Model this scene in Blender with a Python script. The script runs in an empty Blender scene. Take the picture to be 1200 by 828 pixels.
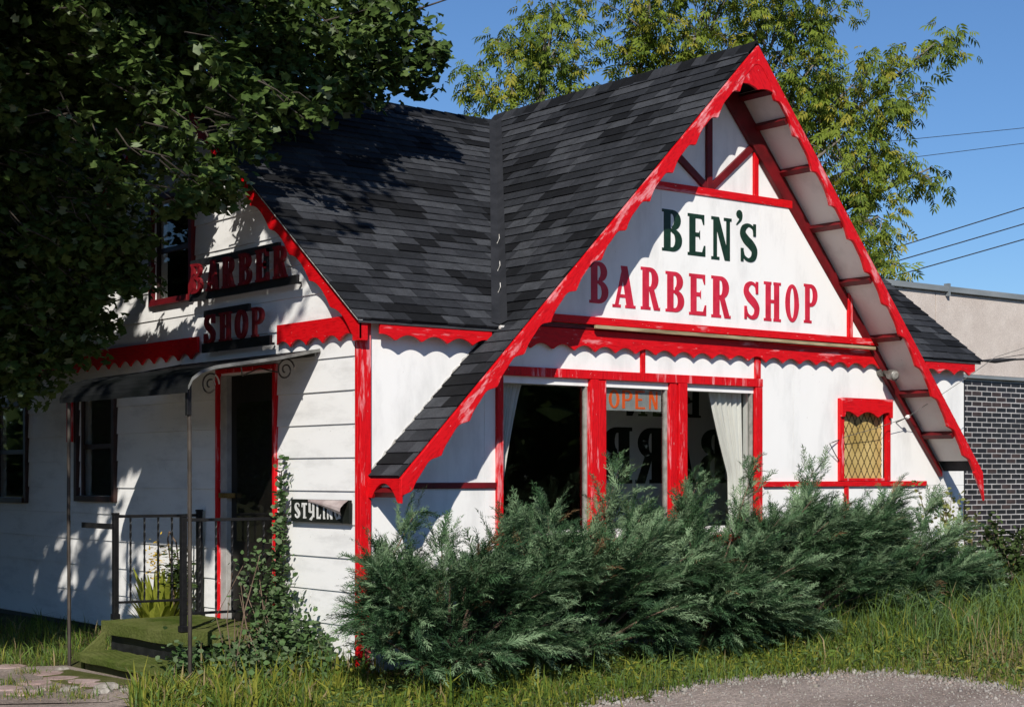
import bpy, math, random
import numpy as np
from mathutils import Vector, Matrix
random.seed(7); RNG = np.random.default_rng(11)
S = bpy.context.scene
COL = S.collection

# ------------------------------------------------------------------ camera, sky, sun, exposure
cam = bpy.data.cameras.new('camera'); cam_o = bpy.data.objects.new('camera', cam); COL.objects.link(cam_o)
CAMP = np.array([-7.227, -11.135, 1.55])
cam_o.location = CAMP; cam_o.rotation_euler = (math.radians(90), 0, math.radians(-38.22))
cam.sensor_width = 36; cam.lens = 57.9; cam.shift_y = 0.1183; cam.clip_start = .1; cam.clip_end = 2000
S.camera = cam_o
S.view_settings.view_transform = 'Standard'; S.view_settings.look = 'None'
S.view_settings.exposure = 0.18; S.view_settings.gamma = 1
SUN = np.array([-.90, -1.0, .97]); SUN = SUN / np.linalg.norm(SUN)
EL = math.asin(SUN[2]); AZ = math.atan2(SUN[0], SUN[1])
w = bpy.data.worlds.new('World'); S.world = w; w.use_nodes = True
nt = w.node_tree; bg = nt.nodes['Background']
sky = nt.nodes.new('ShaderNodeTexSky'); sky.sky_type = 'NISHITA'; sky.sun_disc = False
sky.sun_elevation = EL; sky.sun_rotation = AZ; sky.air_density = 1.0; sky.dust_density = .15; sky.ozone_density = 9.5
nt.links.new(sky.outputs[0], bg.inputs[0]); bg.inputs[1].default_value = .092
sl = bpy.data.lights.new('sun', 'SUN'); sl.energy = 4.8; sl.angle = math.radians(.5); sl.color = (1, .95, .87)
so = bpy.data.objects.new('sun', sl); COL.objects.link(so)
so.rotation_euler = Vector(SUN).to_track_quat('Z', 'Y').to_euler()
try:
    S.cycles.max_bounces = 6; S.cycles.transparent_max_bounces = 12
except Exception: pass

# ------------------------------------------------------------------ materials
def nodes_of(name):
    m = bpy.data.materials.new(name); m.use_nodes = True
    return m, m.node_tree, m.node_tree.nodes['Principled BSDF']
ROT = [0.0]
def noise(nt, scale, stretch=(1, 1, 1), detail=4, rough=.55, rnd=False):
    tc = nt.nodes.new('ShaderNodeTexCoord'); mp = nt.nodes.new('ShaderNodeMapping')
    mp.inputs['Scale'].default_value = stretch
    src = tc.outputs['Object']
    if ROT[0]:
        m0 = nt.nodes.new('ShaderNodeMapping'); m0.inputs['Rotation'].default_value = (0, ROT[0], 0); nt.links.new(src, m0.inputs[0]); src = m0.outputs[0]
    nt.links.new(src, mp.inputs[0])
    if rnd:
        oi = nt.nodes.new('ShaderNodeObjectInfo'); ml = nt.nodes.new('ShaderNodeMath'); ml.operation = 'MULTIPLY'
        ml.inputs[1].default_value = 37.0
        nt.links.new(oi.outputs['Random'], ml.inputs[0]); nt.links.new(ml.outputs[0], mp.inputs['Location'])
    n = nt.nodes.new('ShaderNodeTexNoise'); n.inputs['Scale'].default_value = scale
    n.inputs['Detail'].default_value = detail; n.inputs['Roughness'].default_value = rough
    nt.links.new(mp.outputs[0], n.inputs['Vector'])
    return n.outputs['Fac']
def ramp(nt, fac, stops):
    r = nt.nodes.new('ShaderNodeValToRGB'); nt.links.new(fac, r.inputs[0])
    e = r.color_ramp.elements
    while len(e) < len(stops): e.new(.5)
    for i, (p, c) in enumerate(stops):
        e[i].position = p; e[i].color = (*c, 1) if len(c) == 3 else c
    return r.outputs[0]
def mixc(nt, fac, a, b, mode='MIX'):
    x = nt.nodes.new('ShaderNodeMix'); x.data_type = 'RGBA'; x.blend_type = mode
    for s, v in ((x.inputs[0], fac), (x.inputs[6], a), (x.inputs[7], b)):
        if isinstance(v, (int, float)): s.default_value = v
        elif isinstance(v, tuple): s.default_value = (*v, 1)
        else: nt.links.new(v, s)
    return x.outputs[2]
def bump(nt, b, fac, strength=.3, dist=.01):
    n = nt.nodes.new('ShaderNodeBump'); n.inputs['Strength'].default_value = strength; n.inputs['Distance'].default_value = dist
    nt.links.new(fac, n.inputs['Height']); nt.links.new(n.outputs[0], b.inputs['Normal'])
def pbr(name, c1, c2, scale=8, rough=.7, stretch=(1, 1, 1), bmp=.2, dist=.004, rnd=False, metal=0, lo=.35, hi=.65, fine=None, spec=.4):
    m, t, b = nodes_of(name)
    f = noise(t, scale, stretch, rnd=rnd)
    col = ramp(t, f, [(lo, c1), (hi, c2)])
    if fine:
        f2 = noise(t, fine, (1, 1, 1), detail=2)
        col = mixc(t, .55, col, ramp(t, f2, [(.3, (.55, .55, .55)), (.7, (1.25, 1.25, 1.25))]), 'MULTIPLY')
        f = f2
    t.links.new(col, b.inputs['Base Color']); b.inputs['Roughness'].default_value = rough
    b.inputs['Metallic'].default_value = metal; b.inputs['Specular IOR Level'].default_value = spec
    if bmp: bump(t, b, f, bmp, dist)
    return m
def red_paint(name, stretch, wear=.60):
    m, t, b = nodes_of(name)
    f = noise(t, 3.2, stretch, detail=6, rough=.62)
    g = noise(t, 17, stretch, detail=5, rough=.6)
    base = ramp(t, g, [(.3, (.40, .003, .006)), (.55, (.62, .005, .009)), (.75, (.52, .007, .013))])
    worn = ramp(t, g, [(.3, (.60, .05, .06)), (.62, (.72, .27, .28))])
    msk = ramp(t, f, [(wear, (0, 0, 0)), (wear + .07, (1, 1, 1))])
    chips = ramp(t, noise(t, 26, stretch, detail=3), [(.72, (0, 0, 0)), (.75, (1, 1, 1))])
    c = mixc(t, msk, base, worn); c = mixc(t, chips, c, (.74, .60, .56))
    t.links.new(c, b.inputs['Base Color']); b.inputs['Roughness'].default_value = .45
    b.inputs['Specular IOR Level'].default_value = .2
    bump(t, b, g, .35, .004)
    return m
def white_paint(name, stretch=(1, 1, .35), dirt=.60, base=(.80, .79, .765)):
    m, t, b = nodes_of(name)
    f = noise(t, 2.3, stretch, detail=7, rough=.65); g = noise(t, 30, (1, 1, 1), detail=3)
    low = tuple(v * .80 for v in base)
    c = ramp(t, f, [(.30, low), (.5, base), (dirt + .1, tuple(v * 1.03 for v in base))])
    sp = ramp(t, noise(t, 60, (1, 1, .5), detail=2), [(.235, (.42, .38, .33)), (.27, (1, 1, 1))])
    c = mixc(t, .8, c, sp, 'MULTIPLY')
    t.links.new(c, b.inputs['Base Color']); b.inputs['Roughness'].default_value = .62; b.inputs['Specular IOR Level'].default_value = .25
    bump(t, b, g, .25, .003)
    return m
def leaf_mat(name, c1, c2, trans=.3, scale=1.3, rough=.5, tcol=None):
    m, t, b = nodes_of(name)
    f = noise(t, scale, detail=2); g = noise(t, 23, detail=1)
    mm = t.nodes.new('ShaderNodeMath'); mm.operation = 'ADD'; t.links.new(f, mm.inputs[0]); t.links.new(g, mm.inputs[1])
    h = t.nodes.new('ShaderNodeMath'); h.operation = 'MULTIPLY'; h.inputs[1].default_value = .5; t.links.new(mm.outputs[0], h.inputs[0])
    c = ramp(t, h.outputs[0], [(.36, c1), (.62, c2)])
    t.links.new(c, b.inputs['Base Color']); b.inputs['Roughness'].default_value = .62; b.inputs['Specular IOR Level'].default_value = .14
    tr = t.nodes.new('ShaderNodeBsdfTranslucent'); t.links.new(c, tr.inputs['Color'])
    mx = t.nodes.new('ShaderNodeMixShader'); mx.inputs[0].default_value = trans
    t.links.new(b.outputs[0], mx.inputs[1]); t.links.new(tr.outputs[0], mx.inputs[2])
    t.links.new(mx.outputs[0], t.nodes['Material Output'].inputs[0])
    return m
def glass_mat(name):
    m, t, b = nodes_of(name); t.nodes.remove(b)
    lw = t.nodes.new('ShaderNodeLayerWeight'); lw.inputs['Blend'].default_value = .5
    pw = t.nodes.new('ShaderNodeMath'); pw.operation = 'POWER'; pw.inputs[1].default_value = 5; t.links.new(lw.outputs['Facing'], pw.inputs[0])
    ml = t.nodes.new('ShaderNodeMath'); ml.operation = 'MULTIPLY_ADD'; ml.inputs[1].default_value = .95; ml.inputs[2].default_value = .045
    t.links.new(pw.outputs[0], ml.inputs[0])
    tp = t.nodes.new('ShaderNodeBsdfTransparent'); tp.inputs[0].default_value = (.90, .91, .90, 1)
    gl = t.nodes.new('ShaderNodeBsdfGlossy'); gl.inputs['Roughness'].default_value = .015
    bp = t.nodes.new('ShaderNodeBump'); bp.inputs['Strength'].default_value = .02; bp.inputs['Distance'].default_value = .02
    t.links.new(noise(t, 2.0, detail=1), bp.inputs['Height']); t.links.new(bp.outputs[0], gl.inputs['Normal'])
    mx = t.nodes.new('ShaderNodeMixShader'); t.links.new(ml.outputs[0], mx.inputs[0])
    t.links.new(tp.outputs[0], mx.inputs[1]); t.links.new(gl.outputs[0], mx.inputs[2])
    t.links.new(mx.outputs[0], t.nodes['Material Output'].inputs[0])
    return m
M = {}
M['red_x'] = red_paint('red_paint_along_front', (.6, 4, 4))
M['red_y'] = red_paint('red_paint_along_side', (4, .6, 4), .68)
M['red_z'] = red_paint('red_paint_upright', (5, 5, .7), .56)
ROT[0] = math.radians(45); M['red_dl'] = red_paint('red_paint_left_rake', (1.0, 3, 3.6), .53)
ROT[0] = math.radians(-49); M['red_d'] = red_paint('red_paint_right_rake', (1.0, 3, 3.6), .56); ROT[0] = 0.0
M['red_dark'] = pbr('shade_darkened_red_stain', (.075, .0015, .003), (.15, .003, .006), 6, .55, (1, 1, 1), .3)  # darker red stain, deepened further in colour for parts in shade
M['white'] = white_paint('white_wall_paint')
M['white_y'] = white_paint('white_siding_paint', (1, .6, 2.2), .6, (.79, .785, .77))
M['soffit'] = white_paint('soffit_paint', (1, 1, 1), .6, (.70, .68, .64))
M['shingle'] = [pbr('asphalt_shingle_%s' % n, tuple(v * .72 for v in c), c, 9, .95, (1, 1, 1), .6, .006, True, fine=70, spec=.12)
                for n, c in (('charcoal', (.022, .0235, .027)), ('slate', (.040, .042, .048)), ('grey', (.056, .059, .066)), ('black', (.010, .0105, .012)), ('ash', (.030, .032, .037)))]
M['roofing'] = pbr('roof_felt', (.035, .035, .038), (.055, .055, .06), 10, .95, fine=150, spec=.2)
M['valley'] = pbr('valley_felt', (.014, .015, .018), (.024, .025, .029), 5, .9, (1, 1, 1), .3, spec=.2)
M['caulk'] = pbr('old_white_caulk', (.35, .33, .29), (.72, .70, .66), 30, .8)
M['raw_wood'] = pbr('weathered_wood', (.20, .15, .08), (.42, .34, .20), 9, .8, (.4, 4, 4))
M['green_letter'] = pbr('dark_green_paint', (.005, .022, .010), (.010, .035, .016), 20, .4)
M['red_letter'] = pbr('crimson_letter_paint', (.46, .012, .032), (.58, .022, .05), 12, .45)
M['side_letter'] = pbr('side_letter_red', (.11, .0025, .005), (.20, .005, .010), 9, .5)  # red darkened in the colour to carry the tree's shade
M['black_paint'] = pbr('black_paint', (.008, .008, .009), (.018, .018, .019), 12, .45)
M['iron'] = pbr('black_iron', (.005, .005, .006), (.011, .011, .011), 25, .5, bmp=.3, spec=.25)
M['rust'] = pbr('rusty_pole', (.035, .028, .022), (.075, .062, .05), 12, .65, (1, 1, .5), metal=.3)
M['awning'] = pbr('faded_awning_metal', (.003, .004, .004), (.013, .014, .015), 3, .6, (2, .6, 2), .15, spec=.2)
M['awning_edge'] = pbr('awning_pale_edge', (.09, .09, .085), (.19, .19, .175), 8, .5)
M['carpet'] = pbr('green_outdoor_carpet', (.050, .075, .012), (.125, .135, .045), 2.2, .98, (1, 1, 1), .8, .01, fine=45, spec=.05)
M['carpet_dark'] = pbr('worn_green_mat', (.075, .085, .025), (.13, .125, .055), 4, .98, (1, 1, 1), .8, .01, fine=120, spec=.05)
M['concrete'] = pbr('old_concrete', (.20, .185, .17), (.34, .31, .28), 5, .9, fine=60)
M['stone'] = pbr('pink_flagstone', (.27, .185, .165), (.43, .325, .30), 4, .9, fine=50, rnd=True)
M['rock'] = pbr('pale_rock', (.20, .18, .15), (.34, .315, .28), 6, .9, fine=40)
M['dark_trim'] = pbr('dark_window_trim', (.025, .012, .010), (.05, .022, .018), 9, .5)
M['door'] = pbr('dark_door', (.007, .006, .005), (.014, .011, .009), 7, .5, (4, 4, .5))
M['jamb'] = pbr('grey_jamb', (.30, .29, .27), (.42, .41, .39), 8, .6)
M['grey_frame'] = pbr('grey_sash', (.20, .19, .17), (.34, .32, .29), 14, .6)
M['brass'] = pbr('old_brass', (.20, .12, .03), (.35, .22, .07), 14, .4, metal=.6)
M['glass'] = glass_mat('window_glass')
M['amber'] = pbr('amber_window_film', (.36, .25, .075), (.58, .43, .17), 3, .35, (1, 1, 1), .05)
M['lead'] = pbr('lead_lines', (.045, .03, .012), (.07, .05, .02), 10, .5)
M['interior'] = pbr('dim_interior_wall', (.30, .28, .25), (.38, .36, .33), 2, .9)
M['floor_tile'] = pbr('pale_floor_tile', (.58, .55, .50), (.68, .66, .61), 5, .6)
M['board'] = pbr('pale_stand_in_board', (.84, .84, .84), (.88, .88, .87), 2, .6, bmp=0)
M['curtain'] = pbr('sheer_curtain', (.76, .73, .69), (.85, .83, .79), 4, .9, (3, 3, .4), 0)
M['open_orange'] = pbr('orange_print', (.85, .10, .015), (.92, .14, .02), 9, .6, bmp=0)
M['paper'] = pbr('grey_paper', (.26, .27, .27), (.36, .37, .36), 8, .7, bmp=0)
M['sign_black'] = pbr('sign_black', (.008, .010, .008), (.016, .018, .015), 12, .4)
M['sign_white'] = pbr('sign_white', (.55, .55, .52), (.72, .72, .69), 14, .5)
M['curl'] = pbr('peeling_sheet', (.30, .24, .23), (.46, .39, .37), 8, .7)
M['bark'] = pbr('grey_bark', (.10, .085, .07), (.20, .175, .15), 7, .9, (3, 3, .5), .9, .02)
M['bark_dark'] = pbr('dark_bark', (.035, .028, .022), (.075, .062, .05), 9, .9, (3, 3, .5), .6, .01)
M['twig'] = pbr('juniper_wood', (.09, .06, .04), (.16, .11, .075), 9, .9)
M['brick'] = [pbr('glazed_brick_%s' % n, c, tuple(v * 1.7 for v in c), 8, r, (1, 1, 1), .3, .004, True) for n, c, r in
              (('black', (.014, .013, .014), .35), ('brown', (.036, .024, .022), .4), ('plum', (.020, .016, .019), .32))]
M['mortar'] = pbr('pale_mortar', (.36, .345, .335), (.54, .52, .51), 3, .9, fine=80)
M['stucco'] = pbr('beige_stucco', (.52, .45, .40), (.60, .53, .475), 3, .9, (1, 1, 1), .5, .006, fine=90, spec=.2)
M['coping'] = pbr('grey_metal_coping', (.16, .18, .19), (.24, .26, .27), 5, .5, (.3, 1, 1))
M['yellow'] = pbr('yellow_paint', (.55, .33, .01), (.70, .46, .02), 7, .6)
M['wire'] = pbr('black_wire', (.012, .012, .014), (.02, .02, .022), 9, .6, bmp=0)
M['galv'] = pbr('galvanised_metal', (.12, .115, .10), (.24, .23, .21), 12, .45, metal=.5)
M['maple'] = [leaf_mat('maple_leaf_dark', (.036, .068, .014), (.070, .115, .026), .28), leaf_mat('maple_leaf_mid', (.062, .104, .024), (.125, .18, .052), .30),
              leaf_mat('maple_leaf_pale', (.12, .16, .085), (.21, .25, .15), .15)]
M['elder'] = [leaf_mat('elder_leaf_green', (.135, .195, .020), (.245, .295, .046), .40), leaf_mat('elder_leaf_yellow', (.23, .23, .026), (.38, .34, .055), .40),
              leaf_mat('elder_leaf_dark', (.060, .100, .016), (.110, .155, .028), .30)]
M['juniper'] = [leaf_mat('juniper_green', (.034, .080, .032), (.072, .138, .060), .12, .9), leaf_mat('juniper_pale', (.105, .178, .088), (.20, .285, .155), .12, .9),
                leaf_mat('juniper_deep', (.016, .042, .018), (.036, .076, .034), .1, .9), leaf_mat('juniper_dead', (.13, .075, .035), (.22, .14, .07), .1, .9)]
M['grass'] = [leaf_mat('grass_green', (.070, .125, .016), (.135, .195, .034), .3, .7), leaf_mat('grass_yellow', (.17, .19, .022), (.28, .28, .05), .3, .7),
              leaf_mat('grass_dry', (.22, .17, .08), (.32, .25, .13), .25, .7), leaf_mat('grass_blue', (.070, .130, .036), (.15, .225, .085), .3, .7)]
M['ivy'] = [leaf_mat('vine_leaf', (.050, .105, .032), (.10, .17, .06), .22), leaf_mat('vine_leaf_pale', (.075, .120, .055), (.13, .18, .09), .2)]
M['lily'] = [leaf_mat('lily_leaf', (.22, .26, .03), (.36, .38, .06), .4), leaf_mat('lily_yellow', (.50, .33, .03), (.62, .42, .05), .3)]
M['sapling'] = [leaf_mat('sapling_leaf', (.16, .19, .05), (.27, .28, .10), .3)]
M['weed'] = [leaf_mat('weed_leaf', (.030, .055, .014), (.060, .090, .026), .22)]

# ------------------------------------------------------------------ mesh helpers
class MB:
    def __init__(s): s.v = []; s.f = []; s.m = []
    def add(s, vs, fs, mi=0):
        o = len(s.v); s.v += [tuple(map(float, p)) for p in vs]
        s.f += [tuple(i + o for i in f) for f in fs]; s.m += [mi] * len(fs); return s
    def box(s, x0, x1, y0, y1, z0, z1, mi=0):
        return s.add([(x0, y0, z0), (x1, y0, z0), (x1, y1, z0), (x0, y1, z0), (x0, y0, z1), (x1, y0, z1), (x1, y1, z1), (x0, y1, z1)],
                     [(0, 3, 2, 1), (4, 5, 6, 7), (0, 1, 5, 4), (1, 2, 6, 5), (2, 3, 7, 6), (3, 0, 4, 7)], mi)
    def beam(s, p, q, up, wd, ht, mi=0):
        """box from p to q, width wd sideways, height ht along up (centred)"""
        p, q, up = Vector(p), Vector(q), Vector(up); d = (q - p).normalized(); r = d.cross(up).normalized(); u = r.cross(d).normalized()
        vs = [c + r * (a * wd / 2) + u * (b * ht / 2) for c in (p, q) for a, b in ((-1, -1), (1, -1), (1, 1), (-1, 1))]
        return s.add(vs, [(0, 1, 2, 3), (7, 6, 5, 4), (0, 4, 5, 1), (1, 5, 6, 2), (2, 6, 7, 3), (3, 7, 4, 0)], mi)
    def prism(s, poly, fn, t0, t1, mi=0):
        """poly 2D list; fn(u, v, t) -> 3D; extruded t0..t1"""
        n = len(poly)
        vs = [fn(u, v, t0) for u, v in poly] + [fn(u, v, t1) for u, v in poly]
        fs = [tuple(range(n)), tuple(range(2 * n - 1, n - 1, -1))] + [(i, i + n, (i + 1) % n + n, (i + 1) % n) for i in range(n)]
        return s.add(vs, fs, mi)
    def strip(s, A, B, thick, mi=0):
        """solid board between polylines A and B (same count), thickness vector"""
        n = len(A); t = Vector(thick)
        vs = [Vector(p) for p in A] + [Vector(p) for p in B]; vs += [p + t for p in vs]; fs = []
        for i in range(n - 1):
            fs += [(i, i + 1, n + i + 1, n + i), (2 * n + i, 3 * n + i, 3 * n + i + 1, 2 * n + i + 1),
                   (i, 2 * n + i, 2 * n + i + 1, i + 1), (n + i, n + i + 1, 3 * n + i + 1, 3 * n + i)]
        fs += [(0, n, 3 * n, 2 * n), (n - 1, 3 * n - 1, 4 * n - 1, 2 * n - 1)]
        return s.add(vs, fs, mi)
    def tube(s, pts, r, k=6, mi=0):
        P = [Vector(p) for p in pts]; rs = r if isinstance(r, (list, tuple)) else [r] * len(P); rings = []
        ref = Vector((0, 0, 1))
        for i, p in enumerate(P):
            d = (P[min(i + 1, len(P) - 1)] - P[max(i - 1, 0)]); d = d.normalized() if d.length else Vector((0, 0, 1))
            a = d.cross(ref if abs(d.dot(ref)) < .95 else Vector((1, 0, 0))).normalized(); b = d.cross(a)
            rings += [p + (a * math.cos(2 * math.pi * j / k) + b * math.sin(2 * math.pi * j / k)) * rs[i] for j in range(k)]
        fs = [(i * k + j, i * k + (j + 1) % k, (i + 1) * k + (j + 1) % k, (i + 1) * k + j) for i in range(len(P) - 1) for j in range(k)]
        fs += [tuple(range(k - 1, -1, -1)), tuple((len(P) - 1) * k + j for j in range(k))]
        return s.add(rings, fs, mi)
    def build(s, name, mats, parent=None, bevel=0, smooth=False):
        me = bpy.data.meshes.new(name); me.from_pydata(s.v, [], s.f)
        for m in (mats if isinstance(mats, list) else [mats]): me.materials.append(m)
        if any(s.m): me.polygons.foreach_set('material_index', s.m)
        if smooth: me.polygons.foreach_set('use_smooth', [True] * len(s.f))
        import bmesh
        bm = bmesh.new(); bm.from_mesh(me); bmesh.ops.recalc_face_normals(bm, faces=bm.faces); bm.to_mesh(me); bm.free()
        o = bpy.data.objects.new(name, me); COL.objects.link(o)
        if parent: o.parent = parent
        if bevel:
            b = o.modifiers.new('bevel', 'BEVEL'); b.width = bevel; b.segments = 2; b.limit_method = 'ANGLE'
        return o
def np_mesh(name, V, Fc, mats, parent=None, mi=None, kind=None):
    """V (N,3); Fc (M,k) faces of equal size"""
    me = bpy.data.meshes.new(name); k = Fc.shape[1]
    me.vertices.add(len(V)); me.vertices.foreach_set('co', V.astype(np.float32).ravel())
    me.loops.add(Fc.size); me.loops.foreach_set('vertex_index', Fc.astype(np.int32).ravel())
    me.polygons.add(len(Fc)); me.polygons.foreach_set('loop_start', np.arange(0, Fc.size, k, dtype=np.int32))
    me.polygons.foreach_set('loop_total', np.full(len(Fc), k, dtype=np.int32))
    for m in mats: me.materials.append(m)
    if mi is not None: me.polygons.foreach_set('material_index', mi.astype(np.int32))
    me.update(calc_edges=True); me.validate()
    o = bpy.data.objects.new(name, me); COL.objects.link(o)
    if parent: o.parent = parent
    if kind: o['kind'] = kind
    return o
def thing(name, label, cat, loc=(0, 0, 0), group=None, o=None):
    if o is None:
        o = bpy.data.objects.new(name, None); COL.objects.link(o); o.location = loc
    o['label'] = label; o['category'] = cat
    if group: o['group'] = group
    return o
def rel(o):
    """children are modelled in world coordinates: cancel the parent's offset"""
    for c in list(o.children):
        c.location = Vector(c.location) - Vector(o.location)
def clip(poly, a, b, c):
    """keep a*u+b*v+c >= 0"""
    out = []; n = len(poly)
    for i in range(n):
        p, q = poly[i], poly[(i + 1) % n]; dp = a * p[0] + b * p[1] + c; dq = a * q[0] + b * q[1] + c
        if dp >= 0: out.append(p)
        if (dp >= 0) != (dq >= 0):
            t = dp / (dp - dq); out.append((p[0] + t * (q[0] - p[0]), p[1] + t * (q[1] - p[1])))
    return out
def minus(rect, holes):
    rs = [rect]
    for hx0, hx1, hy0, hy1 in holes:
        nx = []
        for x0, x1, y0, y1 in rs:
            if hx0 >= x1 or hx1 <= x0 or hy0 >= y1 or hy1 <= y0: nx.append((x0, x1, y0, y1)); continue
            if hx0 > x0: nx.append((x0, hx0, y0, y1))
            if hx1 < x1: nx.append((hx1, x1, y0, y1))
            a, b = max(x0, hx0), min(x1, hx1)
            if hy0 > y0: nx.append((a, b, y0, hy0))
            if hy1 < y1: nx.append((a, b, hy1, y1))
        rs = nx
    return rs
XZ = lambda y0: (lambda u, v, t: (u, y0 + t, v))       # facade plane
YZ = lambda x0: (lambda u, v, t: (x0 + t, u, v))       # side plane
def wave(t, per, amp, ph=0.):
    """scallops: humps up with dips hanging down"""
    return amp * abs(math.sin(math.pi * (t / per + ph))) ** .8
def ss(a, b, x):
    t = np.clip((np.asarray(x, float) - a) / (b - a), 0, 1); return t * t * (3 - 2 * t)

# ------------------------------------------------------------------ glyphs (unit box)
def ring(cu, cv, ru, rv, iu, iv, a0, a1, n=12):
    out = []
    for i in range(n):
        p, q = math.radians(a0 + (a1 - a0) * i / n), math.radians(a0 + (a1 - a0) * (i + 1) / n)
        out.append([(cu + ru * math.cos(p), cv + rv * math.sin(p)), (cu + ru * math.cos(q), cv + rv * math.sin(q)),
                    (cu + iu * math.cos(q), cv + iv * math.sin(q)), (cu + iu * math.cos(p), cv + iv * math.sin(p))])
    return out
def R(a, b, c, d): return [(a, b), (c, b), (c, d), (a, d)]
def stroke(pts, wds, asp):
    P = [Vector((u * asp, v)) for u, v in pts]; C = []
    n = len(P)
    for i in range(n - 1):
        for k in range(4):
            t = k / 4; a, b, c, d = P[max(i - 1, 0)], P[i], P[i + 1], P[min(i + 2, n - 1)]
            C.append((.5 * ((2 * b) + (c - a) * t + (2 * a - 5 * b + 4 * c - d) * t * t + (3 * b - a - 3 * c + d) * t ** 3), wds[i] * (1 - t) + wds[i + 1] * t))
    C.append((P[-1], wds[-1])); L, Rr = [], []
    for i, (p, wd) in enumerate(C):
        d = C[min(i + 1, len(C) - 1)][0] - C[max(i - 1, 0)][0]; d.normalize(); nn = Vector((-d.y, d.x)) * wd / 2
        L.append(((p + nn).x / asp, (p + nn).y)); Rr.append(((p - nn).x / asp, (p - nn).y))
    return [[L[i], L[i + 1], Rr[i + 1], Rr[i]] for i in range(len(L) - 1)]
def glyph(ch, asp=.6, serif=True, s=.30):
    h = .10; sf = .07
    def ser(a, b, v): return [R(a, 0, b, sf) if v == 0 else R(a, 1 - sf, b, 1)] if serif else []
    x0 = .09 if serif else .02; x1 = x0 + s
    if ch == 'B':
        return [R(x0, 0, x1, 1)] + ser(0, x0, 0) + ser(0, x0, 1) + [R(x1, 1 - h, .5, 1), R(x1, .47, .52, .55), R(x1, 0, .5, h)] + \
            ring(.5, .755, .44, .245, .44 - s, .245 - h, -90, 90) + ring(.5, .275, .50, .275, .50 - s, .275 - h, -90, 90)
    if ch == 'P':
        return [R(x0, 0, x1, 1)] + ser(0, x0, 0) + ser(x1, x1 + .13, 0) + ser(0, x0, 1) + [R(x1, 1 - h, .5, 1), R(x1, .42, .5, .42 + h)] + \
            ring(.5, .71, .48, .29, .48 - s, .29 - h, -90, 90)
    if ch == 'R':
        return [R(x0, 0, x1, 1)] + ser(0, x0, 0) + ser(x1, x1 + .08, 0) + ser(0, x0, 1) + [R(x1, 1 - h, .48, 1), R(x1, .45, .48, .45 + h)] + \
            ring(.48, .725, .44, .275, .44 - s, .275 - h, -90, 90) + [[(.44, .45), (.68, .49), (.97, 0), (.68, 0)]] + ([R(.97, 0, 1.0, sf)] if serif else [])
    if ch == 'E':
        o = [R(x0, 0, x1, 1)] + ser(0, x0, 0) + ser(0, x0, 1) + [R(x1, 1 - h, .92, 1), R(x1, .46, .68, .46 + h), R(x1, 0, .96, h)]
        if serif: o += [[(.92, 1), (.76, 1 - h), (.86, .76), (.92, .76)], [(.68, .62), (.58, .52), (.58, .49), (.68, .39)], [(.98, .26), (.90, .26), (.80, h), (.98, 0)]]
        return o
    if ch == 'N':
        return [R(.1, 0, .28, 1), R(.74, 0, .92, 1), [(.1, 1), (.38, 1), (.92, 0), (.66, 0)]] + ser(0, .1, 0) + ser(.28, .4, 0) + ser(0, .1, 1) + ser(.62, .74, 1) + ser(.92, 1, 1)
    if ch == 'H':
        return [R(.1, 0, .1 + s * .9, 1), R(.9 - s * .9, 0, .9, 1), R(.3, .46, .7, .55)] + ser(0, .1, 0) + ser(0, .1, 1) + ser(.9, 1, 0) + ser(.9, 1, 1) + \
            ser(.1 + s * .9, .44, 0) + ser(.1 + s * .9, .44, 1) + ser(.56, .9 - s * .9, 0) + ser(.56, .9 - s * .9, 1)
    if ch == 'O': return ring(.5, .5, .5, .5, .5 - s, .5 - h, 0, 360, 24)
    if ch == 'A':
        return [[(.08, 0), (.24, 0), (.54, .92), (.44, 1)], [(.36, 1), (.64, 1), (.94, 0), (.62, 0)], R(.24, .24, .72, .32)] + ser(0, .36, 0) + ser(.55, 1, 0)
    if ch == 'S':
        w_ = s * asp
        o = stroke([(.80, .74), (.76, .88), (.5, .955), (.24, .87), (.18, .72), (.34, .58), (.62, .45), (.82, .30), (.76, .12), (.5, .045), (.24, .12), (.17, .26)],
                   [.05, .08, .09, w_ * .8, w_ * .95, w_ * 1.1, w_ * 1.1, w_ * .95, w_ * .8, .09, .08, .05], asp)
        if serif: o += [R(.76, .68, .90, 1), R(.06, 0, .20, .34)]
        return o
    if ch == "'":
        return ring(.6, .72, .4, .28, 0.001, 0.001, 0, 360, 14) + stroke([(.85, .7), (.75, .4), (.2, .02)], [.22, .2, .06], asp)
    if ch == 'T': return [R(.34, 0, .66, 1), R(.02, .86, .98, 1), R(.02, .72, .14, .9), R(.30, 0, .86, .1)]
    if ch == 'Y': return [R(.05, .4, .35, 1), R(.65, .1, .95, 1), R(.2, .36, .7, .48), [(.65, .2), (.95, .2), (.55, -.12), (.15, -.05)]]
    if ch == 'L': return [R(.12, 0, .44, 1), R(.02, .9, .2, 1), R(.3, 0, .9, .14), [(.78, .14), (.92, .14), (.98, .3), (.88, .26)]]
    if ch == 'I': return [R(.3, 0, .7, 1), R(.15, .9, .5, 1), R(.5, 0, .85, .1)]
    if ch == 'G': return ring(.5, .5, .48, .5, .2, .36, 40, 330, 14) + [R(.55, .36, .98, .48), R(.7, .05, .98, .46)]
def letter_mesh(ch, box, fn, depth, mirror=False, serif=True, s=.30):
    u0, u1, v0, v1 = box; asp = abs(u1 - u0) / (v1 - v0); mb = MB()
    for k, poly in enumerate(glyph(ch, asp, serif, s)):
        q = [(u0 + ((1 - a) if mirror else a) * (u1 - u0), v0 + b * (v1 - v0)) for a, b in poly]
        mb.prism(q, fn, 0.0, -(depth + .00012 * k))
    return mb

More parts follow.
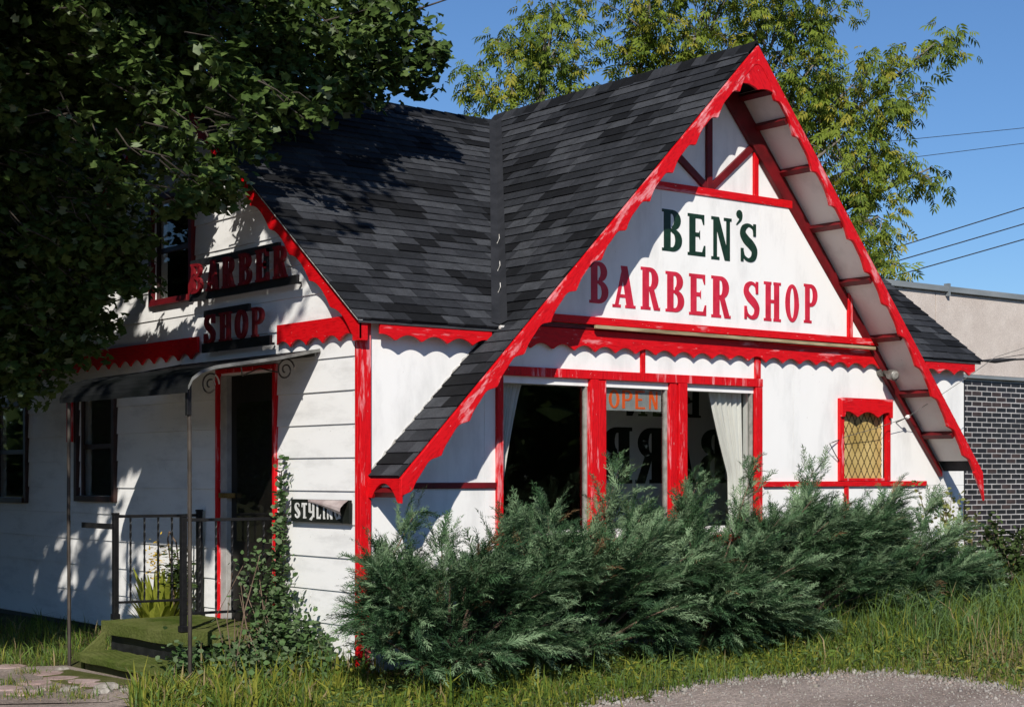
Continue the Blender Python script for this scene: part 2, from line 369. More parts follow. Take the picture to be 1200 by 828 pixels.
# ------------------------------------------------------------------ terrain, road
ROAD = [(-60, 6), (-14, 4.6), (-6, 3.3), (-2.9, 2.95), (-1.75, 2.72), (-1.25, 2.5), (-1.28, 1.15), (-1.65, .72), (-1.95, .1), (-1.75, -1.0), (-1.1, -2.2), (-.4, -2.55), (.44, -2.28),
        (1.0, -2.26), (1.62, -2.20), (2.1, -2.16), (2.61, -2.18), (3.0, -2.26), (3.29, -2.42), (3.52, -2.6), (3.6, -2.9), (3.66, -3.2), (3.60, -3.55), (3.3, -3.95), (3.5, -4.8), (6, -6.5), (20, -10), (60, -14), (60, -60), (-60, -60)]
RP = np.array(ROAD)
def inside(P, x, y):
    x, y = np.asarray(x, float), np.asarray(y, float); r = np.zeros(x.shape, bool); n = len(P); j = n - 1
    for i in range(n):
        xi, yi, xj, yj = *P[i], *P[j]
        c = ((yi > y) != (yj > y)) & (x < (xj - xi) * (y - yi) / (yj - yi + 1e-12) + xi); r ^= c; j = i
    return r
def gz(x, y):
    x, y = np.asarray(x, float), np.asarray(y, float)
    shop = -.18 + .15 * ss(-1.3, .6, x) + .15 * ss(2.5, 5.5, x)
    k = ss(-3.4, -1.4, y)
    z = (-.10 * (1 - ss(-2, -.5, -x)) - .18 * ss(-2, -.5, -x)) * (1 - k) + shop * k
    far = ss(18, 40, np.hypot(x, y))
    z = z * (1 - far) - .12 * far
    return z + .012 * np.sin(x * 2.3 + y) * np.cos(y * 1.9 - x * .7) * (1 - far)
def axis():
    a = list(np.arange(-12, 16.01, .2)); s = .4; lo = -12; hi = 16
    while hi < 900: hi += s; lo -= s; a += [hi, lo]; s *= 1.35
    return np.array(sorted(a))
AX = axis(); AY = axis() - 2
gx, gy = np.meshgrid(AX, AY, indexing='ij'); gzz = gz(gx, gy)
V = np.stack([gx.ravel(), gy.ravel(), gzz.ravel()], 1); ni, nj = gx.shape
I, J = np.meshgrid(np.arange(ni - 1), np.arange(nj - 1), indexing='ij'); b0 = (I * nj + J).ravel()
soil = pbr('grassy_soil', (.045, .050, .016), (.090, .085, .035), 1.5, .95, (1, 1, 1), .6, .03, fine=30, spec=.1)
ground = np_mesh('ground', V, np.stack([b0, b0 + nj, b0 + nj + 1, b0 + 1], 1), [soil]); ground['kind'] = 'structure'
# gravel lot, laid 6 mm above the ground; its edge wanders
m, t, b = nodes_of('gravel_lot')
c = ramp(t, noise(t, .9, detail=6), [(.32, (.19, .155, .135)), (.52, (.27, .225, .20)), (.7, (.34, .29, .26))])
v = t.nodes.new('ShaderNodeTexVoronoi'); v.inputs['Scale'].default_value = 46
tc = t.nodes.new('ShaderNodeTexCoord'); t.links.new(tc.outputs['Object'], v.inputs['Vector'])
c = mixc(t, .65, c, ramp(t, noise(t, 90, detail=3), [(.3, (.5, .5, .5)), (.7, (1.3, 1.28, 1.25))]), 'MULTIPLY')
sv = t.nodes.new('ShaderNodeSeparateColor'); t.links.new(v.outputs['Color'], sv.inputs[0])
c = mixc(t, .5, c, ramp(t, sv.outputs[0], [(.1, (.6, .58, .56)), (.6, (1, 1, 1)), (.95, (1.5, 1.45, 1.4))]), 'MULTIPLY')
t.links.new(c, b.inputs['Base Color']); b.inputs['Roughness'].default_value = .95; b.inputs['Specular IOR Level'].default_value = .1
bump(t, b, v.outputs['Distance'], .6, .012)
M['gravel'] = m
cell = .1
xs = np.arange(-9, 9, cell); ys = np.arange(-12, 5.2, cell)
cx, cy = np.meshgrid(xs, ys, indexing='ij')
wob = .07 * np.sin(cx * 7.3 + 1.1 * np.sin(cy * 5)) + .05 * np.sin(cy * 11 + cx * 3) + .03 * RNG.standard_normal(cx.shape)
near = inside(RP, cx + cell / 2 + wob, cy + cell / 2 + wob * .7)
Vx, Fx = [], []; idx = np.argwhere(near)
gxv = lambda i, j: (xs[0] + i * cell, ys[0] + j * cell)
key = {}
def vid(i, j):
    if (i, j) not in key:
        x, y = gxv(i, j); x2 = x + .03 * math.sin(i * 12.9 + j * 78.2); y2 = y + .03 * math.sin(i * 39.3 + j * 11.1)
        key[(i, j)] = len(Vx); Vx.append((x2, y2, float(gz(x2, y2)) + .007))
    return key[(i, j)]
for i, j in idx: Fx.append((vid(i, j), vid(i + 1, j), vid(i + 1, j + 1), vid(i, j + 1)))
road = np_mesh('gravel_road', np.array(Vx), np.array(Fx), [M['gravel']]); road['kind'] = 'structure'
# the lot goes on beyond the finely meshed part
mb = MB()
for (x0, x1, y0, y1) in ((-60, -9, -60, 4.4), (-9, 9, -60, -12), (9, 60, -60, -12)):
    for xa in np.arange(x0, x1 - .01, 3):
        for ya in np.arange(y0, y1 - .01, 3.2):
            xb, yb = min(xa + 3, x1), min(ya + 3.2, y1)
            mb.add([(a, c_, float(gz(a, c_)) + .03) for a, c_ in ((xa, ya), (xb, ya), (xb, yb), (xa, yb))], [(0, 1, 2, 3)])
o = mb.build('parking_lot', M['gravel']); o['kind'] = 'structure'

# ------------------------------------------------------------------ BARBER SHOP
FW, DP = 7.865, 6.9                          # front width, depth
shop = thing('barber_shop', 'white and red A-frame shop with a steep dark shingled roof and painted gable sign', 'shop', (0, 0, 0))
EAVE, MS, RY, RZ = 2.80, .7585, 3.40, 5.47   # main roof: z = EAVE + MS*(y+.12)
AXP, AZP, AL, AR, OH = 4.09, 5.57, 1.0, 1.155, .45   # A-frame: apex, slopes left/right, overhang
mz = lambda y: EAVE + MS * (min(y, 2 * RY - y) + .12)
az = lambda x: AZP - (AL * (AXP - x) if x < AXP else AR * (x - AXP))

# --- panel wall (front)
WIN = (1.42, 4.53, 1.06, 2.34)      # big window opening
SW = (5.83, 6.50, 1.49, 2.31)       # little amber window
holes = [WIN, SW]
mb = MB()
for x0, x1, z0, z1 in minus((0.01, FW - .01, -.25, 2.83), holes): mb.box(x0, x1, .012, .14, z0, z1)
wall = mb.build('panel_wall', M['white'], shop)
for a, b_ in ((.08, 1.24), (1.243, 2.44), (2.443, 3.66), (3.663, 5.10), (5.103, 6.58), (6.583, 7.18), (7.183, FW - .012)):
    for zz in ((-.2, 1.436), (1.439, 2.82)):
        for x0, x1, z0, z1 in minus((a, b_, *zz), holes):
            if x1 - x0 > .02: MB().box(x0, x1, 0, .012 - .0008, z0, z1).build('wall_panel', M['white'], wall)
# --- gable above eave: panels split at the joints, sign panel proud of the wall
mb = MB(); gp = [(AXP - (AZP - .13 - 2.83) / AL, 2.83), (AXP + (AZP - .13 - 2.83) / AR, 2.83), (AXP, AZP - .13)]
mb.prism(gp, XZ(0.02), 0, .12); gable = mb.build('gable', M['white'], shop)
for a, b_ in ((1.3, 1.98), (1.983, 3.25), (3.253, 4.57), (4.573, 5.88), (5.883, 6.5)):
    for v0, v1, y0 in ((2.955, 4.185, -.05), (4.188, 5.5, 0.0)):
        p = [(a, v0), (b_, v0), (b_, v1), (a, v1)]
        p = clip(p, 1, -1, AZP - AXP - .13); p = clip(p, -AR, -1, AZP + AR * AXP - .15)
        if len(p) > 2: MB().prism(p, XZ(y0), 0, .0195 - y0).build('sign_panel' if v0 < 3 else 'wall_panel', M['white'], gable)
for ch, a, b_, z0, z1 in [('B', 2.396, 2.620, 3.079, 3.452), ('A', 2.671, 2.952, 3.059, 3.437), ('R', 3.016, 3.256, 3.060, 3.449), ('B', 3.327, 3.565, 3.059, 3.433), ('E', 3.629, 3.859, 3.047, 3.434),
                          ('R', 3.922, 4.181, 3.041, 3.436), ('S', 4.356, 4.582, 3.053, 3.418), ('H', 4.642, 4.885, 3.049, 3.433), ('O', 4.947, 5.146, 3.057, 3.432), ('P', 5.218, 5.424, 3.062, 3.451)]:
    letter_mesh(ch, (a - .02, b_ - .02, z0, z1), XZ(-.05), .004, s=.34).build('letter', M['red_letter'], gable)
for ch, a, b_, z0, z1 in [('B', 3.283, 3.537, 3.619, 4.004), ('E', 3.612, 3.848, 3.605, 3.996), ('N', 3.922, 4.195, 3.590, 3.997), ("'", 4.239, 4.344, 3.943, 4.092), ('S', 4.306, 4.552, 3.605, 3.973)]:
    letter_mesh(ch, (a - .02, b_ - .02, z0, z1), XZ(-.05), .004, s=.34).build('letter', M['green_letter'], gable)
# --- half timbering
def timber(p, q, wd, mat, y=-.028, th=.03):
    MB().beam((p[0], y, p[1]), (q[0], y, q[1]), (0, 1, 0), wd, th).build('timber', mat, gable, .004)
timber((2.90, 4.215), (5.02, 4.215), .075, M['red_x'], -.042, .044)
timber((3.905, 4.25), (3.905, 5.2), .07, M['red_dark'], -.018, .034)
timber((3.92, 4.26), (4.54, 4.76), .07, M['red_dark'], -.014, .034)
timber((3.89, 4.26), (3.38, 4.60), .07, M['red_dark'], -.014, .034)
timber((4.545, 4.25), (4.545, 4.72), .06, M['red_z'], -.016, .03)
timber((5.88, 2.95), (5.88, 3.40), .07, M['red_z'], -.062, .03)
timber((1.70, 2.918), (6.45, 2.918), .07, M['red_x'], -.065, .05)
MB().beam((2.40, -.105, 2.862), (6.22, -.105, 2.850), (0, 0, 1), .035, .032).build('ledge_strip', M['raw_wood'], gable, .005)
MB().box(1.62, 6.55, -.06, 0.0, 2.842, 2.872).build('ledge', M['red_dark'], gable)
# --- scalloped boards
def scallop(name, x0, x1, zt, zb, y, per, amp, mat, parent=shop, side=False, th=.024, ph=0.):
    n = max(8, int(abs(x1 - x0) / .02)); A, B = [], []
    for i in range(n + 1):
        s = x0 + (x1 - x0) * i / n; zz = zb + wave(s, per, amp, ph)
        A.append((y, s, zt) if side else (s, y, zt)); B.append((y, s, zz) if side else (s, y, zz))
    return MB().strip(A, B, (th, 0, 0) if side else (0, th, 0)).build(name, mat, parent, .003)
scallop('scalloped_board', 0.11, 1.24, 2.778, 2.625, -.112, .26, .055, M['red_x'])
scallop('scalloped_board', 1.55, 6.62, 2.838, 2.640, -.052, .245, .055, M['red_x'])
scallop('scalloped_board', 7.05, FW + .04, 2.778, 2.625, -.112, .26, .055, M['red_x'])
# --- front trim
def trim(name, x0, x1, z0, z1, mat, y0=-.03, y1=-.0008, parent=shop):
    return MB().box(x0, x1, y0, y1, z0, z1).build(name, mat, parent, .004)
cp = MB().box(-.026, .078, -.030, .012, -.25, 2.80).box(-.028, .010, .0125, .052, -.25, 2.80).build('corner_post', M['red_z'], shop, .004)
trim('trim_board', .10, 1.36, 1.435, 1.485, M['red_dark'], -.022)
trim('trim_board', 4.66, 7.175, 1.432, 1.484, M['red_x'], -.030)
trim('trim_board', 3.03, 3.085, 2.485, 2.72, M['red_z'], -.022)
trim('trim_board', 4.535, 4.615, 2.485, 2.72, M['red_z'], -.022)
trim('trim_board', 5.86, 5.92, -.2, 1.428, M['red_z'], -.020)
trim('trim_board', 7.852, 7.868, -.2, 2.6, M['black_paint'], -.006)
# --- big window
win = MB().box(1.36, 1.425, -.034, .03, .98, 2.40).box(4.53, 4.625, -.036, .03, .30, 2.40).box(1.36, 4.625, -.040, .03, 2.402, 2.482).box(1.36, 4.625, -.038, .03, .90, .978) \
    .build('window', M['red_z'], shop, .005)
for a, b_ in ((2.405, 2.50), (2.512, 2.60), (3.388, 3.478), (3.49, 3.60)):
    MB().box(a, b_, -.045 if a in (2.405, 3.49) else -.030, .05, .978, 2.40).build('mullion', M['red_z'], win, .006)
panes = ((1.428, 2.402), (2.603, 3.385), (3.603, 4.527))
for a, b_ in panes:
    f = MB().box(a, a + .022, .004, .05, .98, 2.40).box(b_ - .022, b_, .004, .05, .98, 2.40).box(a + .0225, b_ - .0225, .006, .05, 2.362, 2.398).box(a + .0225, b_ - .0225, .006, .05, .982, 1.03)
    f.build('sash', M['grey_frame'], win, .003)
    MB().box(a + .018, b_ - .018, .030, .034, 1.02, 2.36).build('pane', M['glass'], win)
# --- small amber window
w2 = MB().box(5.765, 5.83, -.036, .02, 1.488, 2.33).box(6.50, 6.565, -.036, .02, 1.488, 2.33).box(5.831, 6.499, -.020, .02, 1.488, 1.515).build('window', M['red_z'], shop, .004)
A, B = [], []
for i in range(41):
    s = 5.765 + .80 * i / 40; q = (s - 5.765) / .80
    A.append((s, -.066, 2.335)); B.append((s, -.066, 2.14 + (.055 * abs(math.sin(math.pi * (q * 2.5 + .25))) if .06 < q < .94 else 0)))
MB().strip(A, B, (0, .028, 0)).build('scalloped_board', M['red_x'], w2, .003)
MB().box(5.831, 6.499, .034, .04, 1.515, 2.32).build('pane', M['amber'], w2)
ld = MB()
dx, dz = .0957, .165
for k in range(-8, 16):
    for sgn in (1, -1):
        p = [(5.835 + k * dx * 1.0, 1.516), (5.835 + k * dx + sgn * (.80 / dz) * dx, 2.316)]
        (xa, za), (xb, zb) = p; t0, t1 = 0, 1
        for lim, sg in ((5.833, 1), (6.497, -1)):
            da, db = sg * (xa - lim), sg * (xb - lim)
            if da < 0 and db < 0: t0 = 2
            elif da < 0: t0 = max(t0, da / (da - db))
            elif db < 0: t1 = min(t1, da / (da - db))
        if t0 < t1: ld.beam((xa + (xb - xa) * t0, .0318, za + (zb - za) * t0), (xa + (xb - xa) * t1, .0318, za + (zb - za) * t1), (0, 1, 0), .008, .003)
ld.build('lattice', M['lead'], w2)

# --- clapboard wall (side)
DOOR = (1.37, 2.355, .10, 2.45); SWN = (4.63, 5.49, 1.33, 2.36); FWN = (6.96, 7.9, 1.29, 2.33); UWN = (2.93, 3.70, 3.25, 4.20)
sh = [DOOR, SWN, FWN, UWN]
mb = MB()
for y0, y1, z0, z1 in minus((.06, DP, -.02, 2.80), sh): mb.box(.03, .14, y0, y1, z0, z1)
for y0, y1, z0, z1 in minus((.0, DP - .1, 2.803, 5.40), sh):
    p = clip([(y0, z0), (y1, z0), (y1, z1), (y0, z1)], MS, -1, EAVE + MS * .12 - .06); p = clip(p, -MS, -1, EAVE + MS * (2 * RY + .12) - .06)
    if len(p) > 2: mb.prism(p, YZ(.03), 0, .11)
for y0, y1, z0, z1 in minus((DP + .003, 11.0, -.02, 2.95), sh): mb.box(.03, .14, y0, y1, z0, z1)
cw = mb.build('clapboard_wall', M['white_y'], shop)
MB().box(.02, .12, .12, 11, -.4, -.021).build('skirting', M['black_paint'], shop)
pitch = .2735; k = 0; z = .05 - pitch
zs = [-.01] + [.05 + i * pitch for i in range(1, 21)]
for ci in range(len(zs) - 1):
    z0, z1 = zs[ci], zs[ci + 1]
    yend = 11.0 if z1 < 3 else 6.6
    y = .054; cuts = []
    while y < yend:
        L = random.choice((1.22, 1.83, 2.44, 3.05)) * (.6 if y < .2 and ci % 2 else 1); cuts.append((y, min(y + L, yend))); y += L
    for a, b_ in cuts:
        for y0, y1, c0, c1 in minus((a + .0015, b_ - .0015, z0 + .001, z1 - .001), sh):
            p = [(y0, c0), (y1, c0), (y1, c1), (y0, c1)]
            if z1 > 2.7 and y1 < DP + .2:
                p = clip(p, MS, -1, EAVE + MS * .12 - .05); p = clip(p, -MS, -1, EAVE + MS * (2 * RY + .12) - .05) if len(p) > 2 else p
            if len(p) < 3: continue
            jit = random.uniform(-.0015, .0015)
            fn = lambda u, v, t, z0=z0, z1=z1, jit=jit: (.029 if t > .5 else (-.001 + jit + .013 * (v - z0) / (z1 - z0)), u, v)
            MB().prism(p, fn, 0, 1).build('siding_board', M['white_y'], cw)
# side horizontal scalloped board: two lengths with the sign between
scallop('scalloped_board', 0.0, 1.26, 2.835, 2.635, -.046, .26, .055, M['red_y'], side=True)
scallop('scalloped_board', 2.72, 6.8, 2.835, 2.63, -.046, .26, .06, M['red_y'], side=True)
# rake boards of the side gable
def rake_side(y0, y1):
    n = 120; A, B = [], []
    for i in range(n + 1):
        y = y0 + (y1 - y0) * i / n; zt = mz(y) - .035
        A.append((-.085, y, zt)); B.append((-.085, y, zt - .20 + wave(y, .33, .06)))
    return MB().strip(A, B, (.026, 0, 0)).build('rake_board', M['red_y'], shop, .003)
rake_side(-.10, RY - .002); rake_side(RY + .002, 2 * RY)
MB().strip([(-.115, -.125, EAVE - .012), (-.115, RY, RZ - .008)], [(-.115, -.125, EAVE - .024), (-.115, RY, RZ - .02)], (.05, 0, 0)).build('drip_edge', M['caulk'], shop)
MB().box(-.084, .0, -.10, 0.0, 2.62, 2.77).build('eave_return', M['red_y'], shop, .003)
# side windows and upper window
def side_window(h, frame_m, name='window', sill=True):
    y0, y1, z0, z1 = h
    f = MB().box(-.035, .02, y0 - .07, y0 - .001, z0 - .06, z1 + .07).box(-.035, .02, y1 + .001, y1 + .07, z0 - .06, z1 + .07).box(-.034, .02, y0, y1, z1 + .001, z1 + .07).box(-.05, .02, y0, y1, z0 - .06, z0 - .001)
    o = f.build(name, frame_m, shop, .004)
    MB().box(.02, .05, y0 + .001, y0 + .05, z0, z1).box(.02, .05, y1 - .05, y1 - .001, z0, z1).box(.021, .05, y0 + .051, y1 - .051, (z0 + z1) / 2 - .025, (z0 + z1) / 2 + .025).build('sash', M['dark_trim'], o, .003)
    for a, b_ in ((z0, (z0 + z1) / 2 - .02), ((z0 + z1) / 2 + .02, z1)): MB().box(.032, .036, y0 + .04, y1 - .04, a, b_).build('pane', M['glass'], o)
    return o
side_window(SWN, M['dark_trim']); side_window(FWN, M['dark_trim'])
o = side_window(UWN, M['red_dark'])
MB().box(-.055, -.036, 5.56, 5.70, 1.9, 2.36).build('shutter', M['red_z'], shop, .003)
# door
d = MB().box(-.03, .03, 2.357, 2.405, .10, 2.47).box(-.03, .03, 1.332, 1.368, .10, 2.47).box(-.029, .03, 1.332, 2.405, 2.471, 2.51).build('door', M['red_z'], shop, .004)
MB().box(.0, .13, 2.24, 2.355, .10, 2.449).build('jamb', M['jamb'], d, .003)
MB().box(.05, .09, 1.372, 2.238, .12, 2.445).build('door_panel', M['door'], d, .003)
MB().box(.044, .048, 1.48, 2.13, .95, 2.2).build('pane', M['glass'], d)
MB().box(-.02, .049, 2.16, 2.36, 1.34, 1.385).build('handle', M['brass'], d, .003)
MB().box(-.12, .13, 1.30, 2.43, .04, .098).build('threshold', M['concrete'], d, .01)
# --- hidden walls, floor, attic
MB().box(.14, FW, DP - .12, DP, -.2, 2.8).build('back_wall', M['white'], shop)
MB().box(FW - .13, FW - .012, .141, DP - .121, -.2, 2.8).build('end_wall', M['white'], shop)
mb = MB().prism([(.1, 2.803), (DP - .1, 2.803), (RY, 5.36)], YZ(FW - .13), 0, .118); mb.build('end_gable', M['white'], shop)
MB().box(.141, FW - .131, .141, DP - .121, -.05, .06).build('floor', M['floor_tile'], shop)
MB().box(.141, FW - .131, .141, DP - .121, 2.60, 2.64).build('ceiling', M['soffit'], shop)
MB().box(.15, FW - .14, 4.0, 4.05, .06, 2.6).build('partition', M['door'], shop)  # near-black tone puts the room's deep shade into its colour
MB().box(.14, 4.0, DP + .003, 11, 2.951, 3.05).build('flat_roof', M['roofing'], shop)
MB().box(.141, 3.9, 10.9, 11, -.2, 2.95).box(3.9, 4.0, DP + .01, 11, -.2, 2.95).build('wing_wall', M['white'], shop)

# --- ROOF
VY = lambda x: (AZP - AL * (AXP - x) - EAVE) / MS - .12       # valley on left slope (y as function of x)
mb = MB(); TH = .03
def slab(poly3, th=TH):
    n = len(poly3); vs = list(poly3) + [(x, y, z_ - th) for x, y, z_ in poly3]
    mb.add(vs, [tuple(range(n)), tuple(range(2 * n - 1, n - 1, -1))] + [(i, (i + 1) % n, n + (i + 1) % n, n + i) for i in range(n)])
D = .012    # sheathing sits just below the shingles
XL, XR = -.10, FW + .13
xe = AXP - (AZP - EAVE) / AL; xr = AXP + (AZP - EAVE) / AR; xt = AXP - (AZP - RZ) / AL; xtr = AXP + (AZP - RZ) / AR
slab([(XL, -.12, EAVE - D), (xe, -.12, EAVE - D), (xt, RY, RZ - D), (XL, RY, RZ - D)])
slab([(xr, -.12, EAVE - D), (XR, -.12, EAVE - D), (XR, RY, RZ - D), (xtr, RY, RZ - D)])
slab([(XL, RY, RZ - D), (XR, RY, RZ - D), (XR, 2 * RY + .12, EAVE - D), (XL, 2 * RY + .12, EAVE - D)])
XLO, ZLO = .07, AZP - AL * (AXP - .07); XRO = 7.50; ZRO = AZP - AR * (XRO - AXP)
slab([(xe, -OH, EAVE - D), (AXP, -OH, AZP - D), (AXP, RY + .1, AZP - D), (xt, RY + .1, RZ - D), (xe, -.12, EAVE - D)])
slab([(XLO, -OH, ZLO - D), (xe, -OH, EAVE - D), (xe, -.002, EAVE - D), (XLO, -.002, ZLO - D)])
slab([(AXP, -OH, AZP - D), (xr, -OH, EAVE - D), (xr, -.12, EAVE - D), (xtr, RY + .1, RZ - D), (AXP, RY + .1, AZP - D)])
slab([(xr, -OH, EAVE - D), (XRO, -OH, ZRO - D), (XRO, -.002, ZRO - D), (xr, -.002, EAVE - D)])
roof = mb.build('roof', M['roofing'], shop)
# shingles: rows laid up each slope; u along the row, v up the slope
EXP, TAB, STH = .132, .33, .013
def frame(o0, ud, vd):
    o0, ud, vd = Vector(o0), Vector(ud).normalized(), Vector(vd).normalized(); nn = ud.cross(vd).normalized()
    if nn.z < 0: nn = -nn
    return o0, ud, vd, nn
lm, la, lr = math.hypot(1, MS), math.hypot(1, AL), math.hypot(1, AR)
SL = []
# each slope: frame, polygon in (u, v), how many rows
fm = frame((0, -.135, EAVE - MS * .015), (1, 0, 0), (0, 1, MS)); hm = (RY + .135) * lm
uv = lambda x, y: (x, (y + .135) * lm)
SL.append((fm, [(XL - .02, 0), (xe - .03, 0), uv(xt, RY), (XL - .02, hm)], hm))
SL.append((fm, [(xr + .05, 0), (XR + .02, 0), (XR + .02, hm), uv(xtr, RY)], hm))
fl = frame((XLO - .015, 0, ZLO - AL * .015), (0, -1, 0), (1, 0, AL)); hl = (AXP - XLO + .015) * la
vl = lambda x: (x - XLO + .015) * la
SL.append((fl, [(.004, 0), (OH + .012, 0), (OH + .012, vl(xe)), (.004, vl(xe))], hl))
SL.append((fl, [(.11, vl(xe)), (OH + .012, vl(xe)), (OH + .012, hl), (-RY - .05, hl), (-RY, vl(xt))], hl))
fr = frame((XRO + .015, 0, ZRO - AR * .015), (0, 1, 0), (-1, 0, AR)); hr = (XRO + .015 - AXP) * lr
vr = lambda x: (XRO + .015 - x) * lr
SL.append((fr, [(-OH - .012, 0), (-.004, 0), (-.004, vr(xr)), (-OH - .012, vr(xr))], hr))
SL.append((fr, [(-OH - .012, vr(xr)), (-.12, vr(xr)), (RY, vr(xtr)), (RY + .05, hr), (-OH - .012, hr)], hr))
def convex_clip(p, poly):
    area = sum(poly[i][0] * poly[(i + 1) % len(poly)][1] - poly[(i + 1) % len(poly)][0] * poly[i][1] for i in range(len(poly)))
    sg = 1 if area > 0 else -1
    for i in range(len(poly)):
        (x0, y0), (x1, y1) = poly[i], poly[(i + 1) % len(poly)]
        a, b_ = -(y1 - y0) * sg, (x1 - x0) * sg
        p = clip(p, a, b_, -(a * x0 + b_ * y0))
        if len(p) < 3: return []
    return p
tab_meshes = []
def tab_mesh(wd, mi, k):
    mb = MB(); j = lambda: random.uniform(-.003, .003)
    w2_ = wd / 2 - .0025
    bz = .0135 + j() * .8
    mb.add([(-w2_, 0 + j(), -.002), (w2_, 0 + j(), -.002), (w2_, EXP + .02, -.006), (-w2_, EXP + .02, -.006), (-w2_, 0, bz + j() * .5), (w2_, 0, bz + j() * .5), (w2_, EXP + .02, .001), (-w2_, EXP + .02, .001)],
           [(0, 3, 2, 1), (4, 5, 6, 7), (0, 1, 5, 4), (1, 2, 6, 5), (2, 3, 7, 6), (3, 0, 4, 7)])
    me = bpy.data.meshes.new('shingle'); me.from_pydata(mb.v, [], mb.f); me.materials.append(M['shingle'][mi]); return me
WIDS = (.17, .23, .30, .36)
TM = {(wi, mi): tab_mesh(WIDS[wi], mi, 0) for wi in range(4) for mi in range(5)}
full = []; rest = MB()
for si, (fr_, poly, hh) in enumerate(SL):
    o0, ud, vd, nn = fr_
    umin, umax = min(p[0] for p in poly), max(p[0] for p in poly)
    vmin, vmax = min(p[1] for p in poly), max(p[1] for p in poly)
    shade = {}
    for r in range(int(hh / EXP) + 1):
        v0 = r * EXP
        if v0 > vmax or v0 + EXP < vmin: continue
        u = umin - random.random() * .3
        while u < umax:
            wi = random.choices(range(4), (2, 4, 3, 2))[0]; wd = WIDS[wi]
            # blends come in drifts that span a few tabs and rows
            q = math.sin(u * 3.3 + r * .75 + si) + math.sin(u * 5.1 - r * 1.1 + 2 * si) * .8 + random.gauss(0, .95)
            mi = 3 if q > 1.25 else 0 if q > .45 else 4 if q > -.2 else 1 if q > -.95 else 2
            p = [(u, v0), (u + wd, v0), (u + wd, v0 + EXP + .02), (u, v0 + EXP + .02)]
            pc = convex_clip([(a, b_) for a, b_ in p], poly)
            if pc:
                ar = abs(sum(pc[i][0] * pc[(i + 1) % len(pc)][1] - pc[(i + 1) % len(pc)][0] * pc[i][1] for i in range(len(pc)))) / 2
                if ar > .985 * wd * (EXP + .02): full.append((si, wi, mi, o0 + ud * (u + wd / 2) + vd * v0, ud, vd, nn))
                elif ar > .0006:
                    fn = lambda a, b_, t, v0=v0: o0 + ud * a + vd * b_ + nn * (t * (.0135 - .0125 * (b_ - v0) / (EXP + .02)) - .003 * (1 - t))
                    rest.prism([(a * 1, b_) for a, b_ in pc], fn, 0, 1, mi)
            u += wd
cpv = Vector(CAMP)
full.sort(key=lambda f: (0 if f[0] in (0, 2, 3) else 1, (f[3] - cpv).length))
for k, (si, wi, mi, p, ud, vd, nn) in enumerate(full):
    mat = Matrix((ud, vd, nn)).transposed().to_4x4(); mat.translation = p
    if mat.to_3x3().determinant() < 0: mat = Matrix((-ud, vd, nn)).transposed().to_4x4(); mat.translation = p
    if k < 290:
        o = bpy.data.objects.new('shingle', TM[(wi, mi)]); COL.objects.link(o); o.parent = roof; o.matrix_local = mat
    else:
        me = TM[(wi, mi)]; rest.add([mat @ v.co for v in me.vertices], [tuple(f.vertices) for f in me.polygons], mi)
o = rest.build('shingle_field', M['shingle'], roof); o['kind'] = 'stuff'
# valley strip
e0 = Vector((xe, -.12, EAVE)); e1 = Vector((xt, RY, RZ)); dv = (e1 - e0).normalized()
nm = Vector((0, -MS, 1)).normalized(); nl = Vector((-AL, 0, 1)).normalized()
tm = (nm.cross(dv)); tl = (nl.cross(dv)); tm = tm if tm.x < 0 else -tm; tl = tl if tl.y < 0 else -tl
vb = MB()
for nn, td in ((nm, tm), (nl, tl)):
    a = e0 + nn * .017; c_ = e1 + nn * .017; vb.add([a + Vector((0, 0, .006)), c_ + Vector((0, 0, .006)), c_ + td * .085, a + td * .085], [(0, 1, 2, 3)])
vb.build('valley_strip', M['valley'], roof)
for q in (.34, .22, .13):
    p = e0 + (e1 - e0) * q + Vector((-.04, -.02, .03)); MB().tube([p + Vector((0, -.01, -.03)), p + Vector((.02, -.02, .02)), p + Vector((.025, -.01, .06))], .004, 4).build('tar_drip', M['caulk'], roof)
MB().tube([e0 + Vector((-.05, -.06, -.01)), e0 + Vector((.12, -.05, -.005))], .018, 5).build('caulk_bead', M['caulk'], roof)
# ridge caps
for k in range(22):
    x = XL + .12 + k * (xt - XL - .1) / 22; mb = MB(); r_ = random.choice(M['shingle'][:2] + M['shingle'][3:4])
    mb.add([(x, RY - .13, RZ - .085), (x + .21, RY - .13, RZ - .092), (x, RY, RZ + .03), (x + .21, RY, RZ + .022), (x, RY + .13, RZ - .085), (x + .21, RY + .13, RZ - .092)], [(0, 1, 3, 2), (2, 3, 5, 4), (0, 2, 4), (1, 5, 3)])
    mb.build('ridge_cap', r_, roof)
for k in range(20):
    y = -OH - .012 + k * .2; mb = MB(); r_ = random.choice(M['shingle'][:2] + M['shingle'][3:4])
    mb.add([(AXP - .12, y, AZP - .105), (AXP - .12, y + .22, AZP - .112), (AXP, y, AZP + .035), (AXP, y + .22, AZP + .026), (AXP + .11, y, AZP - .105), (AXP + .11, y + .22, AZP - .112)], [(0, 1, 3, 2), (2, 3, 5, 4), (0, 2, 4), (1, 5, 3)])
    mb.build('ridge_cap', r_, roof)
# wall flashing along the left slope where it leaves the wall
A = [(x, -.004, az(x) - .012 + .008 * math.sin(x * 47) + .006 * math.sin(x * 91)) for x in np.linspace(.12, xe + .02, 40)]
B = [(x, -.004, az(x) + .024 + .010 * math.sin(x * 63) + .006 * math.sin(x * 120)) for x in np.linspace(.10, xe, 40)]
MB().strip(A, B, (0, .003, 0)).build('flashing', M['caulk'], roof)

